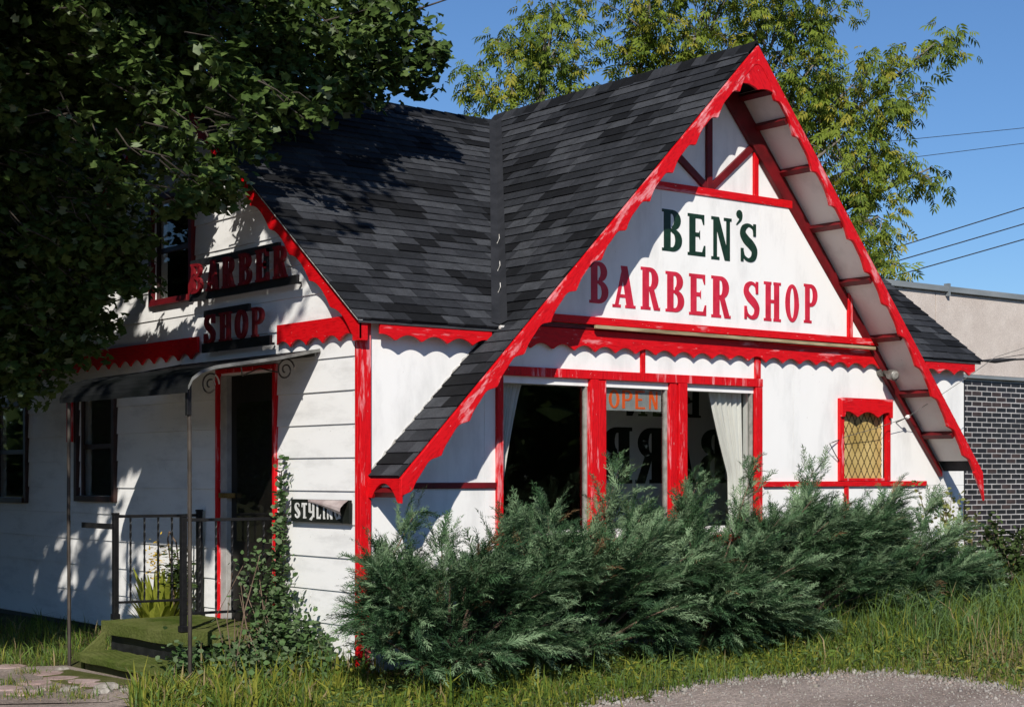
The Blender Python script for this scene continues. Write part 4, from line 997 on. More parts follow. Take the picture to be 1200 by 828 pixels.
def inball(n): 
    v_ = RNG.standard_normal((n, 3)); return v_ / np.linalg.norm(v_, axis=1, keepdims=True) * RNG.random((n, 1)) ** (1 / 3)
def sun_ok(P):
    """keep the light: where would a leaf here throw its shadow on the shop?"""
    P = np.asarray(P, float); s = -SUN; n = len(P); best = np.full(n, 1e9); keep = np.ones(n)
    # main front slope
    den = s[2] - MS * s[1]; tt = (EAVE + MS * .12 + MS * P[:, 1] - P[:, 2]) / den; H = P + tt[:, None] * s
    ok = (tt > .05) & (H[:, 1] > -.12) & (H[:, 1] < RY) & (H[:, 0] > -.1) & (H[:, 0] < AXP - (AZP - H[:, 2]))
    # sunlit except the upper left part of the slope
    sh_ = (H[:, 1] > 1.55 + .10 * np.sin(H[:, 0] * 5) - .25 * (H[:, 0] < .8)) & (H[:, 0] < 2.95 - .35 * np.abs(H[:, 1] - 2.8)) & ~((H[:, 1] < 2.1) & (H[:, 0] > 2.0)) & ~((H[:, 1] < 1.9) & (H[:, 0] > 1.55))
    dn = np.where(sh_, .95, 0.0); dn = np.where((H[:, 1] > 1.2) & (H[:, 0] < 1.0), np.maximum(dn, .45), dn)
    keep = np.where(ok, dn, keep); best = np.where(ok, tt, best)
    # A-frame left slope
    den = s[2] - AL * s[0]; tt = (AZP - AL * AXP + AL * P[:, 0] - P[:, 2]) / den; H = P + tt[:, None] * s
    ok = (tt > .05) & (tt < best) & (H[:, 0] < AXP) & (H[:, 0] > XLO) & (H[:, 1] > -OH) & (H[:, 1] < RY + .1) & ((H[:, 1] < VY(H[:, 0])) | (H[:, 2] > RZ))
    keep = np.where(ok, np.where((H[:, 1] > 2.2) & (H[:, 1] > VY(H[:, 0]) - .75), .75, 0), keep); best = np.where(ok, tt, best)
    # front wall and the ground in front of it
    tt = (0 - P[:, 1]) / s[1]; H = P + tt[:, None] * s
    ok = (tt > 0) & (tt < best) & (H[:, 0] > -.15) & (H[:, 0] < 8) & (H[:, 2] < 5.6) & (H[:, 2] > -.5)
    keep = np.where(ok, 0, keep); best = np.where(ok, tt, best)
    # side wall
    tt = (0 - P[:, 0]) / s[0]; H = P + tt[:, None] * s
    ok = (tt > 0) & (tt < best) & (H[:, 1] > -.05) & (H[:, 1] < 11) & (H[:, 2] < 5.5) & (H[:, 2] > -.3)
    y_, z_ = H[:, 1], H[:, 2]
    dn = .93 * ss(2.2, 5.0, y_ + .2 * (z_ - 1)) + .18
    dn = np.where(z_ > 2.9, np.maximum(dn, .92 * ss(.6, 1.9, y_)), dn)
    dn = np.where((y_ < 1.35) & (z_ < 2.75), .02, dn); dn = np.where((y_ < .9) & (z_ < 3.4), .0, dn)
    dn = np.where((z_ < 1.2) & (y_ > 2.7) & (y_ < 4.6), np.minimum(dn, .45), dn)
    dn = np.where(in_gap(y_, z_), 0, np.maximum(dn, .6 * (y_ > 1.5)))
    dn = np.where((z_ > 2.5) & (z_ < 2.92) & (y_ > 2.6), 1, dn); dn = np.where((y_ > 5.2) & (z_ > 1.0), 1, dn)
    dn = np.where((z_ < .85) & (y_ > 1.2) & (y_ < 3.2), 0, dn)
    keep = np.where(ok, dn, keep); best = np.where(ok, tt, best)
    # ground right of the steps and the lot in front stay sunny
    tt = (-.1 - P[:, 2]) / s[2]; H = P + tt[:, None] * s
    ok = (tt > 0) & (tt < best)
    keep = np.where(ok, np.where((H[:, 0] > -.9) & (H[:, 1] > 3.0), .97, np.where((H[:, 0] > -1.9) & (H[:, 1] < 3.0), .05, np.where(H[:, 1] > 2.6, .95, .45))), keep)
    return keep

_fr = np.random.default_rng(77)
FLECK = []
for (ya, yb, za, zb, n_) in ((.9, 2.6, 3.5, 4.6, 30), (.9, 2.6, 2.85, 3.5, 3), (2.5, 4.6, .15, 1.6, 70), (1.6, 3.8, 1.2, 2.3, 26), (3.9, 5.4, 2.9, 3.9, 26), (4.6, 6.4, .3, 2.4, 50), (2.6, 4.2, 2.85, 3.4, 30), (6.0, 8.0, .3, 1.2, 5)):
    for _ in range(n_): FLECK.append((_fr.uniform(ya, yb), _fr.uniform(za, zb), _fr.uniform(.02, .065), _fr.uniform(.07, .24)))
FLECK = np.array(FLECK)
def in_gap(y_, z_):
    g = np.zeros(y_.shape, bool)
    for fy, fz, a, b_ in FLECK:
        dz_ = z_ - fz; g |= ((y_ - fy + .45 * dz_) / (a + .045)) ** 2 + (dz_ / (b_ + .045)) ** 2 < 1
    return g
# -- big maple over the left side of the shop
MAPLE_LOW = [(-1.17,3.82,5.69,0.76),(-0.69,2.81,5.56,0.74),(-0.02,2.28,5.56,0.74),(0.75,2.06,5.64,0.67),(1.52,2.09,5.86,0.49),(2.20,2.06,6.10,0.35),(2.43,2.01,6.16,0.21),(1.89,2.05,5.58,0.32),(1.39,2.19,5.36,0.33),(0.41,1.95,5.09,0.39),(-1.16,3.44,4.83,0.75),(-0.98,2.02,4.68,0.63),(-0.56,1.43,4.75,0.51),(-0.26,0.94,4.56,0.29),(-0.06,0.79,4.61,0.14),(-1.06,3.10,4.16,0.62),(-0.87,1.93,4.21,0.44),(-0.61,1.34,4.15,0.32),(-0.38,1.17,4.29,0.22),(-1.41,3.63,3.57,0.67),(-1.08,2.86,3.59,0.46),(-1.11,3.77,2.96,0.48),(-1.42,4.02,2.56,0.40),(-1.01,2.30,3.76,0.30),(-1.41,3.63,4.20,0.63),(-0.75,1.46,3.93,0.16),(-0.78,2.63,3.36,0.19),(-0.94,3.39,3.10,0.36), (-3.3, 2.4, 5.2, .8), (-3.2, 3.0, 3.4, .8), (-1.0, 3.0, 6.2, .8), (.6, 2.9, 6.4, .8), (-2.4, 3.9, 4.0, .8), (-1.9, 3.4, 5.3, .7), (-2.3, 2.8, 4.9, .6), (-1.6, 2.2, 5.4, .6), (-2.2, 4.2, 4.4, .7), (.7, 8.0, 4.9, 1.2), (-.2, 8.6, 5.6, 1.2), (1.2, 8.0, 6.2, 1.1), (.3, 9.5, 4.3, 1.2), (0, 7.6, 6.4, .9), (1.6, 7.4, 7.0, .8), (-.6, 9.2, 3.6, .9), (-1.2, 5.0, 3.2, .5), (-1.3, 5.3, 2.5, .45), (.7, 6.9, 5.1, .9), (.3, 7.4, 5.9, .9), (.9, 7.2, 4.3, .8), (-.1, 7.9, 5.3, .9), (-1.0, 4.6, 4.4, .5), (-1.6, 5.4, 3.6, .6), (-.7, 6.4, 3.2, .5), (-.97, 4.31, 2.62, .35), (-1.2, 4.6, 2.95, .4), (-.8, 4.6, 3.2, .4), (-1.35, 4.5, 2.3, .35)]
MAPLE_HIGH = [(-3.8, .8, 8.6, 2.5), (-5.6, -1.6, 8.4, 2.2), (-1.0, 2.4, 8.1, 1.9), (-6.0, 2.0, 6.6, 2.6), (-3.2, 4.5, 7.6, 2.6), (.9, 2.6, 7.9, 1.3), (-3.4, -1.2, 7.4, 1.8), (-4.6, 4.0, 5.2, 1.9), (-7.2, -.6, 7.2, 2.0), (-2.0, .6, 6.9, 1.6), (-5.2, -3.6, 9.2, 2.0), (-4.5, .5, 5.9, 1.5), (-4.5, 2.0, 5.9, 1.5), (-3.8, 4.4, 5.0, 1.5), (-4.2, 5.6, 5.2, 1.6), (-4.0, 1.8, 7.6, 1.6), (-4.0, 4.2, 7.0, 1.6), (-3.4, 6.2, 5.6, 1.6), (-5.6, 4.6, 6.4, 1.6), (-2.9, 6.6, 3.6, 1.4), (-3.1, 8.6, 3.0, 1.7), (-2.8, 9.8, 2.0, 1.4), (-4.6, 8.0, 2.4, 1.9), (-4.0, 6.0, 2.0, 1.2)]  # unseen upper crown, with low leaf masses added to darken the side wall
mp = thing('maple_tree', 'big dark maple whose boughs hang over the left side of the shop', 'tree', (-3.3, 6.6, -.2))
cl = []
for x, y_, z_, r_ in MAPLE_LOW:
    n = int(70 * r_ * r_ / .3) + 8; cl.append((np.array([x, y_, z_]) + inball(n) * r_ * np.array([1.08, 1.08, .92]), 0))
for x, y_, z_, r_ in MAPLE_HIGH:
    n = int(46 * r_ ** 2.4); v_ = inball(n); cl.append((np.array([x, y_, z_]) + v_ * r_, 1))
LV, LF, LM, SV, SF, SM = [], [], [], [], [], []; offL = offS = 0
LIT = np.array([MAPLE_LOW[i] for i in (3, 4, 11, 12, 13, 16, 17, 6)])
tw = MB()
for ei, (P, far) in enumerate(cl):
    k = sun_ok(P); P = P[RNG.random(len(P)) < k]
    if not len(P): continue
    per = 18 if not far else 32
    base = np.repeat(P, per, 0); jit = inball(len(base)) * (.20 if not far else .36) * np.array([1, 1, .7]); Q = base + jit
    k = sun_ok(Q); sel = RNG.random(len(Q)) < np.clip(k * 1.6, 0, 1) ; sel &= k > .015
    if far:
        for lx, ly, lz, lr_ in LIT:
            dl = Q - np.array([lx, ly, lz]); tl_ = dl @ SUN; dist = np.linalg.norm(dl - tl_[:, None] * SUN, axis=1)
            sel &= ~((tl_ > 0) & (dist < .95 * lr_) & (RNG.random(len(Q)) < .93))
    Q = Q[sel]; jit = jit[sel]
    d = jit / .2 + RNG.standard_normal(Q.shape) * .5; d[:, 2] = d[:, 2] * .5 - .45
    roll = RNG.normal(0, .55, len(Q)); sc = RNG.uniform(.055, .100, len(Q)) * (1 if not far else 1.7)
    Rm = rotmats(d, roll)
    if far: v_, f_ = scatter(SIMPLE_V, SIMPLE_F, Q, Rm, sc); nf = 2
    else: v_, f_ = scatter(MAPLE_V, MAPLE_F, Q, Rm, sc); nf = 8
    mi = np.repeat(RNG.choice(3, len(Q), p=(.53, .40, .07)), nf)
    if far: SV.append(v_); SF.append(f_ + offS); SM.append(mi); offS += len(v_)
    else:
        LV.append(v_); LF.append(f_ + offL); LM.append(mi); offL += len(v_)
        for p in P[::3]:
            e = Vector(MAPLE_LOW[ei][:3]) if not far else None
            q = Vector(p); tw.tube([q + Vector((-.25, .12, .18)) + Vector(RNG.normal(0, .08, 3)), q + Vector((-.1, .05, .08)), q], [.007, .005, .003], 4)
V_ = np.concatenate(LV + SV); F_ = np.concatenate(LF + [f + offL for f in SF]); np_mesh('crown', V_, F_, M['maple'], mp, np.concatenate(LM + SM))
tw.build('twigs', M['bark_dark'], mp)['kind'] = 'stuff'
tr = MB()
T0 = Vector((-3.3, 6.6, -.3))
tr.tube([T0, T0 + Vector((.05, 0, 1)), T0 + Vector((.15, -.05, 2.4)), T0 + Vector((.2, -.1, 3.8))], [.42, .33, .28, .24], 14)
tr.build('trunk', M['bark'], mp, smooth=True)
fork = T0 + Vector((.2, -.1, 3.7))
for ti, (x, y_, z_) in enumerate([(-.7, 2.8, 5.6), (.7, 2.1, 5.7), (1.8, 2.0, 6.0), (-1.0, 3.4, 4.9), (-5.4, -1.4, 8), (-3.5, .6, 8.5), (-1.0, 2.4, 8), (-3.0, 4.8, 7.6), (-6.4, 1.5, 6.6)]):
    e = Vector((x, y_, z_)); m1 = fork.lerp(e, .35) + Vector((.25 * math.sin(ti * 2.1), .3 * math.cos(ti), .60)); m2 = fork.lerp(e, .7) + Vector((.2 * math.cos(ti * 3), .15, .25))
    MB().tube([fork, m1, m2, e, e + (e - m2) * .35], [.085, .05, .028, .012, .004], 7).build('limb', M['bark_dark'], mp, smooth=True)
rel(mp)

# -- box elders behind
def elder(label, base, blobs, n_per, limbs, seed):
    rng = np.random.default_rng(seed); t = thing('box_elder_tree', label, 'tree', base, 'box elders behind the shop'); Vs, Fs, Ms = [], [], []; off = 0; tw = MB(); B0 = Vector(base)
    fork = B0 + Vector((0, 0, 3.2))
    for x, y_, z_, r_ in blobs:
        n = int(n_per * r_ * r_) + 4; v_ = rng.standard_normal((n, 3)); v_ = v_ / np.linalg.norm(v_, axis=1, keepdims=True) * rng.random((n, 1)) ** .42
        P = np.array([x, y_, z_]) + v_ * r_ * np.array([1.05, 1.2, 1.0])
        base_ = np.repeat(P, 5, 0); Q = base_ + rng.normal(0, .085, base_.shape)
        d = v_.repeat(5, 0) + rng.normal(0, .6, Q.shape); d[:, 2] = -.55 + rng.normal(0, .35, len(Q))
        v2, f2 = scatter(COMP_V, COMP_F, Q, rotmats(d, rng.normal(0, .5, len(Q))), rng.uniform(.11, .19, len(Q)))
        Vs.append(v2); Fs.append(f2 + off); off += len(v2)
        Ms.append(np.repeat(rng.choice(3, len(Q), p=(.62, .13, .25)), len(COMP_F)))
        c_ = Vector((x, y_, z_ - r_ * .3))
        for p in P[::4]:
            q = Vector(p); tw.tube([c_.lerp(q, .15), c_.lerp(q, .6) + Vector((0, 0, .05)), q], [.012, .008, .004], 4)
    np_mesh('crown', np.concatenate(Vs), np.concatenate(Fs), M['elder'], t, np.concatenate(Ms))
    tw.build('twigs', M['bark'], t)['kind'] = 'stuff'
    MB().tube([B0 - Vector((0, 0, .3)), B0 + Vector((.05, 0, 1.5)), fork, fork + Vector((.1, .05, .6))], [.22, .17, .13, .10], 10).build('trunk', M['bark'], t, smooth=True)
    for k in limbs:
        x, y_, z_, r_ = blobs[k]; e = Vector((x, y_, z_ + r_ * .4)); m1 = fork.lerp(e, .4) + Vector((0, .0, .35)); m2 = fork.lerp(e, .75) + Vector((0, 0, .2))
        MB().tube([fork, m1, m2, e], [.085, .06, .038, .012], 6).build('limb', M['bark'], t, smooth=True)
    rel(t)
E1 = [(8.01, 7.41, 7.72, .68), (7.62, 7.72, 7.10, .56), (8.31, 7.18, 7.10, .62), (7.82, 7.57, 6.35, .50), (7.23, 8.03, 7.34, .30), (7.23, 8.03, 6.72, .20), (8.50, 7.03, 6.60, .44), (7.62, 7.72, 7.80, .34), (8.11, 7.33, 8.22, .50), (7.40, 7.90, 6.1, .22), (8.2, 7.3, 5.6, .6), (7.9, 7.6, 5.0, .6)]
E2 = [(9.19, 6.49, 8.22, .75), (8.99, 6.64, 7.72, .44), (9.87, 5.95, 8.22, .87), (10.55, 5.41, 7.97, .87), (11.42, 5.36, 8.23, .62), (11.14, 4.95, 7.34, .70), (11.53, 4.64, 6.97, .66), (11.92, 4.33, 7.45, .36), (12.46, 3.91, 7.72, .28), (12.66, 3.80, 7.97, .20), (11.82, 4.41, 6.72, .45),
      (12.12, 4.18, 7.10, .28), (11.04, 4.39, 6.13, .62), (11.33, 4.16, 5.88, .55), (11.71, 3.86, 6.01, .24), (12.05, 3.64, 5.84, .25), (11.24, 4.24, 5.40, .50), (11.03, 3.76, 5.02, .33), (10.72, 3.37, 4.36, .24), (11.14, 4.95, 6.60, .62), (9.58, 6.18, 7.59, .62), (10.85, 5.18, 6.97, .62),
      (11.14, 4.31, 4.79, .55), (9.4, 6.5, 6.8, .7), (10.2, 5.8, 6.4, .7), (9.9, 6.2, 5.6, .7), (10.4, 5.4, 9.2, 1.0), (9.3, 6.6, 9.3, .9)]
elder('smaller yellow green box elder rising behind the middle of the ridge', (8.0, 8.2, -.1), E1, 100, (0, 1, 2, 3, 6, 8), 21)
elder('large spreading yellow green box elder behind the gable peak', (9.3, 7.4, -.1), E2, 92, (0, 2, 3, 4, 5, 6, 8, 10, 12, 13, 15, 17), 22)

# -- junipers: feathery sprays on arching boughs
jv, jf = [], []
def blade(p, q, wd, nrm):
    p, q, nrm = Vector(p), Vector(q), Vector(nrm); d = (q - p); s_ = d.cross(nrm).normalized() * wd; o_ = len(jv)
    jv.extend([tuple(p - s_), tuple(p + s_), tuple(q)]); jf.append((o_, o_ + 1, o_ + 2))
rj = random.Random(5)
for i in range(13):
    u = .04 + .96 * i / 13
    for sd in (1, -1):
        a = math.radians(36 + rj.uniform(-12, 12)); L = (.30 * (1 - u) + .11) * rj.uniform(.75, 1.25); z0 = -.20 * u * u + rj.uniform(-.03, .03)
        e = (u + L * math.cos(a), sd * L * math.sin(a), z0 - .04 + rj.uniform(-.10, .10)); blade((u, 0, z0), e, .020, (0, rj.uniform(-.9, .9), 1))
        for w_ in (rj.uniform(.4, .7),):
            p = Vector((u, 0, z0)).lerp(Vector(e), w_); b2 = a + rj.choice((.6, -.5)); blade(p, p + Vector((.11 * math.cos(b2), sd * .11 * math.sin(b2), rj.uniform(-.07, .07))), .017, (rj.uniform(-.8, .8), 0, 1))
blade((0, 0, 0), (.55, 0, -.06), .012, (0, 0, 1)); blade((.5, 0, -.05), (1.08, 0, -.24), .016, (0, 0, 1))
JV, JF = np.array(jv), np.array(jf)
def juniper(label, c_, rad, h, lean, n, seed, plume=None):
    rng = np.random.default_rng(seed); cx_, cy_ = c_; z0 = float(gz(cx_, cy_)); t = thing('juniper_shrub', label, 'shrub', (cx_, cy_, z0), 'junipers along the shop front')
    nbr = 54; P, Dd, W = [], [], []; wood = MB()
    for k in range(nbr):
        a = rng.uniform(0, 2 * math.pi); el = rng.uniform(.08, 1.0); 
        tip = np.array([math.cos(a) * rad[0] * math.cos(el * 1.15) ** .7, math.sin(a) * rad[1] * math.cos(el * 1.15) ** .7, h * (.12 + .88 * math.sin(el * 1.25) ** 1.1)]) * rng.uniform(.78, 1.05)
        tip[0] += lean[0] * tip[2]; tip[1] += lean[1] * tip[2]
        s0 = np.array([tip[0] * .08, tip[1] * .08, .05])
        ctrl = s0 + (tip - s0) * .5 + np.array([-lean[0] * .1, 0, .20 * h * rng.uniform(.2, 1)])
        pts = [(1 - q) ** 2 * s0 + 2 * q * (1 - q) * ctrl + q * q * tip for q in np.linspace(0, 1, 9)]
        wood.tube([Vector(p) for p in pts], [.020 * (1 - .85 * i / 8) for i in range(9)], 4)
        m_ = int(n * 1.45 / nbr)
        q = rng.random(m_) ** .55 * .78 + .25
        pp_ = ((1 - q) ** 2)[:, None] * s0 + (2 * q * (1 - q))[:, None] * ctrl + (q * q)[:, None] * tip
        dd = (2 * (1 - q))[:, None] * (ctrl - s0) + (2 * q)[:, None] * (tip - ctrl); dd /= np.linalg.norm(dd, axis=1, keepdims=True) + 1e-9
        side = rng.standard_normal((m_, 3)) * np.array([1, 1, .75]); dd = dd * 1.0 + side * .50 + np.array([.20 + lean[0] * .3, 0, .16])
        P.append(pp_ + side * .034 * h); Dd.append(dd)
    if plume:
        for px, py, ph in plume:
            m_ = 70; q = rng.random(m_); b_ = np.array([px, py, h * .62]); tip = np.array([px + .35, py, ph])
            P.append(b_ + (tip - b_) * q[:, None] + rng.normal(0, .05, (m_, 3))); Dd.append(np.tile(tip - b_, (m_, 1)) + rng.normal(0, .35, (m_, 3)))
            wood.tube([Vector((px - .1, py, .3)), Vector(b_), Vector(tip)], [.014, .010, .004], 4)
    P = np.concatenate(P); Dd = np.concatenate(Dd)
    # nothing grows through the wall behind
    ok = (P[:, 1] + cy_ < -.16) & (P[:, 2] > .03); P, Dd = P[ok], Dd[ok]; Dd[:, 1] = np.where((P[:, 1] + cy_ > -.5), np.minimum(Dd[:, 1], -.05 * np.abs(Dd[:, 0])), Dd[:, 1])
    sc = rng.uniform(.11, .25, len(P)); Rm = rotmats(Dd, rng.normal(0, .5, len(P)))
    v2, f2 = scatter(JV, JF, P, Rm, sc)
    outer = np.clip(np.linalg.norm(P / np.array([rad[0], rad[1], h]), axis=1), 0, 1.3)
    mi = np.where(rng.random(len(P)) < np.clip(1.3 * (outer - .6), 0, .5), 1, np.where(rng.random(len(P)) < .40, 2, 0))  # outer sprays paler: light tips plus sunlit highlights put into the colour
    mi = np.where(np.sin(P[:, 0] * 9 + seed) * np.sin(P[:, 1] * 8) * np.sin(P[:, 2] * 11 + seed) > .90, 3, mi); mi = np.where(rng.random(len(P)) < .006, 3, mi)
    np_mesh('foliage', v2, f2, M['juniper'], t, np.repeat(mi, len(JF)))
    wood.build('branches', M['twig'], t)
    return t
juniper('dark rounded juniper shrub at the left by the red corner post', (.12, -1.02), (1.0, .80), 1.20, (.10, -.05), 2700, 31, [(-.45, .3, 1.30)])
juniper('broad juniper shrub below the left window pane', (1.30, -1.00), (1.12, .78), 1.34, (.26, -.04), 2900, 32, [(.45, .25, 1.62)])
juniper('tall juniper shrub with long sprays below the right window pane', (2.85, -.98), (1.15, .78), 1.36, (.42, -.04), 3100, 33, [(-.2, .2, 1.5), (.5, .2, 1.6)])
juniper('blue green juniper shrub leaning right toward the amber window', (4.15, -.92), (1.05, .75), 1.32, (.42, -.04), 2800, 34, [(.2, .3, 1.55)])
juniper('low wispy juniper shrub near the right end of the wall', (5.45, -.90), (1.0, .72), 1.0, (.36, -.03), 2400, 35, [(.5, .1, 1.15)])
juniper('small ragged juniper shrub at the right corner of the wall', (6.25, -.85), (.60, .58), .62, (.36, -.03), 1100, 36)

# -- grass: blades as one mass
def blades(name, n, sampler, hfun, mats, probs, seed, lean=.75, wd=.0046):
    rng = np.random.default_rng(seed); x, y_ = sampler(rng, n); n = len(x); z_ = gz(x, y_); h = hfun(rng, x, y_)
    a = rng.uniform(0, 2 * math.pi, n); ln = np.abs(rng.normal(0, lean, n)) * h; fa = rng.uniform(0, 2 * math.pi, n)
    w_ = wd * rng.uniform(.6, 1.4, n) * (h / .2) ** .35; B = np.stack([x, y_, z_ - .01], 1); S_ = np.stack([np.cos(fa), np.sin(fa), 0 * a], 1); D_ = np.stack([np.cos(a), np.sin(a), 0 * a], 1)
    p0, p1 = B - S_ * w_[:, None], B + S_ * w_[:, None]
    m_ = B + D_ * (ln * .30)[:, None] + np.array([0, 0, 1.]) * (h * .58)[:, None]; p2, p3 = m_ - S_ * (w_ * .75)[:, None], m_ + S_ * (w_ * .75)[:, None]
    tip = B + D_ * ln[:, None] + np.array([0, 0, 1.]) * (h * (1 - .25 * np.minimum(1, ln / h)))[:, None]
    V_ = np.stack([p0, p1, p2, p3, tip], 1).reshape(-1, 3); F_ = (np.array([(0, 1, 3), (0, 3, 2), (2, 3, 4)])[None] + (np.arange(n) * 5)[:, None, None]).reshape(-1, 3)
    pr_ = probs(x, y_) if callable(probs) else np.tile(probs, (n, 1)); cum = np.cumsum(pr_, 1); u = rng.random(n)[:, None] * cum[:, -1:]; mi = (u > cum).sum(1)
    return np_mesh(name, V_, F_, mats, None, np.repeat(mi, 3), 'stuff')
def verge(rng, n):
    x = rng.uniform(-1.9, 10.5, n * 3); y_ = rng.uniform(-4.6, .2, n * 3)
    k = ~inside(RP, x + rng.normal(0, .07, len(x)), y_ + rng.normal(0, .07, len(x))) & ~((x > -.05) & (y_ > -.05))
    k &= (y_ < -1.0) | (x > 6.2) | (x < -.2) | (rng.random(len(x)) < .2)
    k &= (x < 6.5) | (y_ < -.4) 
    k &= ~((x < -.95) & (y_ > .5)); return x[k][:n], y_[k][:n]
def vh(rng, x, y_):
    tall = ss(2.9, 4.2, x + .25 * y_) 
    h = rng.gamma(3.0, .020, len(x)) * (1 + 1.9 * tall) + .03
    nearroad = ss(-2.9, -1.9, y_ + .0 * x); return np.clip(h, .03, .52) * (.75 + .35 * nearroad)
def vp(x, y_):
    t_ = ss(2.6, 4.2, x + .25 * y_)[:, None]; dry = (ss(3.4, 3.9, x) * ss(2.2, 3.2, -y_))[:, None]
    patch = (.5 + .5 * np.sin(x * 2.1 + 1.7 * np.sin(y_ * 2.3)))[:, None]
    a = np.array([[.55, .33, .03, .09]]) * (1 - t_) * (.6 + .8 * patch) + np.array([[.40, .12, .04, .48]]) * t_ + np.array([[.5, .1, .0, .2]]) * (1 - t_) * (1 - patch)
    return a + dry * np.array([[0, .1, .9, 0]])
g1 = blades('grass', 95000, verge, vh, M['grass'], vp, 41)
def left(rng, n):
    x = rng.uniform(-6.5, -.1, n * 3); y_ = rng.uniform(2.9, 6.5, n * 3); k = ~inside(np.array(pp), x, y_) & ~((x > -.9) & (y_ < 3.1)) & (y_ > 3.0 + .25 * np.sin(x * 5)); return x[k][:n], y_[k][:n]
g2 = blades('lawn_grass', 15000, left, lambda r, x, y_: r.gamma(4, .022, len(x)) + .02, M['grass'], (.6, .1, .1, .2), 42)
def weeds(rng, n):
    c_ = np.stack([rng.uniform(-2.4, -.1, 60), rng.uniform(-1.6, 1.1, 60)], 1)[rng.integers(0, 60, n)] + rng.normal(0, .09, (n, 2)); x, y_ = c_[:, 0], c_[:, 1]
    k = ~inside(RP, x, y_) & ~((x > -1.0) & (y_ > 1.15)) & (x < -.03) & ~((x < -.98) & (y_ > .75)); return x[k], y_[k]
g3 = blades('weeds', 9000, weeds, lambda r, x, y_: r.gamma(5, .026, len(x)) + .04, M['grass'], (.45, .4, .1, .05), 43, .5, .009)
def tufts(rng, n):
    c_ = np.array([(-1.95, 1.35), (-2.1, 2.0), (-1.7, 2.65), (-2.6, 1.9), (-1.5, .95), (-2.0, .9), (-3.0, 2.4), (-2.3, 1.2)])[rng.integers(0, 8, n)] + rng.normal(0, .09, (n, 2)); return c_[:, 0], c_[:, 1]
g4 = blades('path_grass', 1500, tufts, lambda r, x, y_: r.gamma(4, .015, len(x)) + .015, M['grass'], (.5, .2, .2, .1), 44)
# broadleaf ground cover among the grass
def leafmass(name, P, mats, size, seed, up=.6, parent=None, tv=LAN_V, tf=LAN_F, kind=None):
    rng = np.random.default_rng(seed); d = rng.standard_normal(P.shape); d[:, 2] = np.abs(d[:, 2]) * up
    v2, f2 = scatter(tv, tf, P, rotmats(d, rng.normal(0, .7, len(P))), rng.uniform(size[0], size[1], len(P)))
    return np_mesh(name, v2, f2, mats, parent, np.repeat(rng.integers(0, len(mats), len(P)), len(tf)), kind)
rng = np.random.default_rng(50); x, y_ = verge(rng, 15000); leafmass('ground_cover', np.stack([x, y_, gz(x, y_) + rng.uniform(.01, .15, len(x))], 1), [M['grass'][0], M['weed'][0], M['grass'][1], M['grass'][3]], (.03, .075), 51, kind='stuff')
# gravel grit along the edge
rng = np.random.default_rng(60); x = rng.uniform(-2.5, 4.2, 15000); y_ = rng.uniform(-4.5, -1.5, 15000); k = inside(RP, x, y_); x, y_ = x[k], y_[k]
OV = np.array([(1, 0, 0), (-1, 0, 0), (0, 1, 0), (0, -1, 0), (0, 0, .7), (0, 0, -.7)], float); OF = np.array([(0, 2, 4), (2, 1, 4), (1, 3, 4), (3, 0, 4), (2, 0, 5), (1, 2, 5), (3, 1, 5), (0, 3, 5)])
v2, f2 = scatter(OV, OF, np.stack([x, y_, gz(x, y_) + .008], 1), rotmats(rng.standard_normal((len(x), 3)) * np.array([1, 1, .15]), rng.uniform(0, 6, len(x))), rng.gamma(2, .0024, len(x)) + .0015)
k = rng.random(len(x)) < .5
xe_ = np.concatenate([RP[i] + (RP[i + 1] - RP[i]) * rng.random((230, 1)) for i in range(10, 24)]) + rng.normal(0, 1, (230 * 14, 2)) * (.05 + .30 * rng.random((230 * 14, 1)) ** 2)
v3, f3 = scatter(OV, OF, np.stack([xe_[:, 0], xe_[:, 1], gz(xe_[:, 0], xe_[:, 1]) + .009], 1), rotmats(rng.standard_normal((len(xe_), 3)) * np.array([1, 1, .15]), rng.uniform(0, 6, len(xe_))), rng.gamma(2, .0042, len(xe_)) + .002)
f2 = np.concatenate([f2, f3 + len(v2)]); v2 = np.concatenate([v2, v3]); x = np.concatenate([x, xe_[:, 0]])
np_mesh('gravel', v2, f2, [M['rock'], M['gravel'], M['concrete']], None, np.repeat(rng.integers(0, 3, len(x)), 8), 'stuff')

# -- vine over the near railing and bush at the wall corner
VINE_V = np.array([(0, 0, 0), (.30, .42, -.03), (.75, .30, -.08), (1, 0, -.12), (.75, -.30, -.08), (.30, -.42, -.03)]); VINE_F = LAN_F
rng = np.random.default_rng(70); vn = thing('vine', 'leafy green vine climbing the near railing and its post', 'vine', (-.3, 1.0, -.1))
P = []
def vb_(c_, r_, n): P.append(np.array(c_) + rng.normal(0, 1, (n, 3)) * np.array(r_))
vb_((-.10, 1.10, .95), (.035, .035, .30), 330); vb_((-.08, 1.12, 1.42), (.018, .018, .12), 60); vb_((-.24, 1.02, .42), (.13, .08, .17), 560); vb_((-.62, 1.02, .06), (.18, .09, .07), 260)
vb_((-.22, .75, .12), (.18, .16, .16), 1000); vb_((-.75, .90, -.05), (.22, .14, .06), 420); vb_((-.12, .60, .04), (.08, .18, .12), 600); vb_((-.5, .55, -.02), (.28, .25, .10), 1100); vb_((-.25, 1.18, .75), (.12, .05, .10), 160); vb_((-1.0, 1.12, .02), (.08, .08, .10), 150); vb_((-.3, .1, .0), (.12, .25, .12), 500)
P = np.concatenate(P); P[:, 0] = np.minimum(P[:, 0], -.03); P[:, 2] = np.maximum(P[:, 2], gz(P[:, 0], P[:, 1]) + .01)
P = P[~((P[:, 1] > 1.28) & (P[:, 0] < -.12) & (P[:, 2] < .5))]
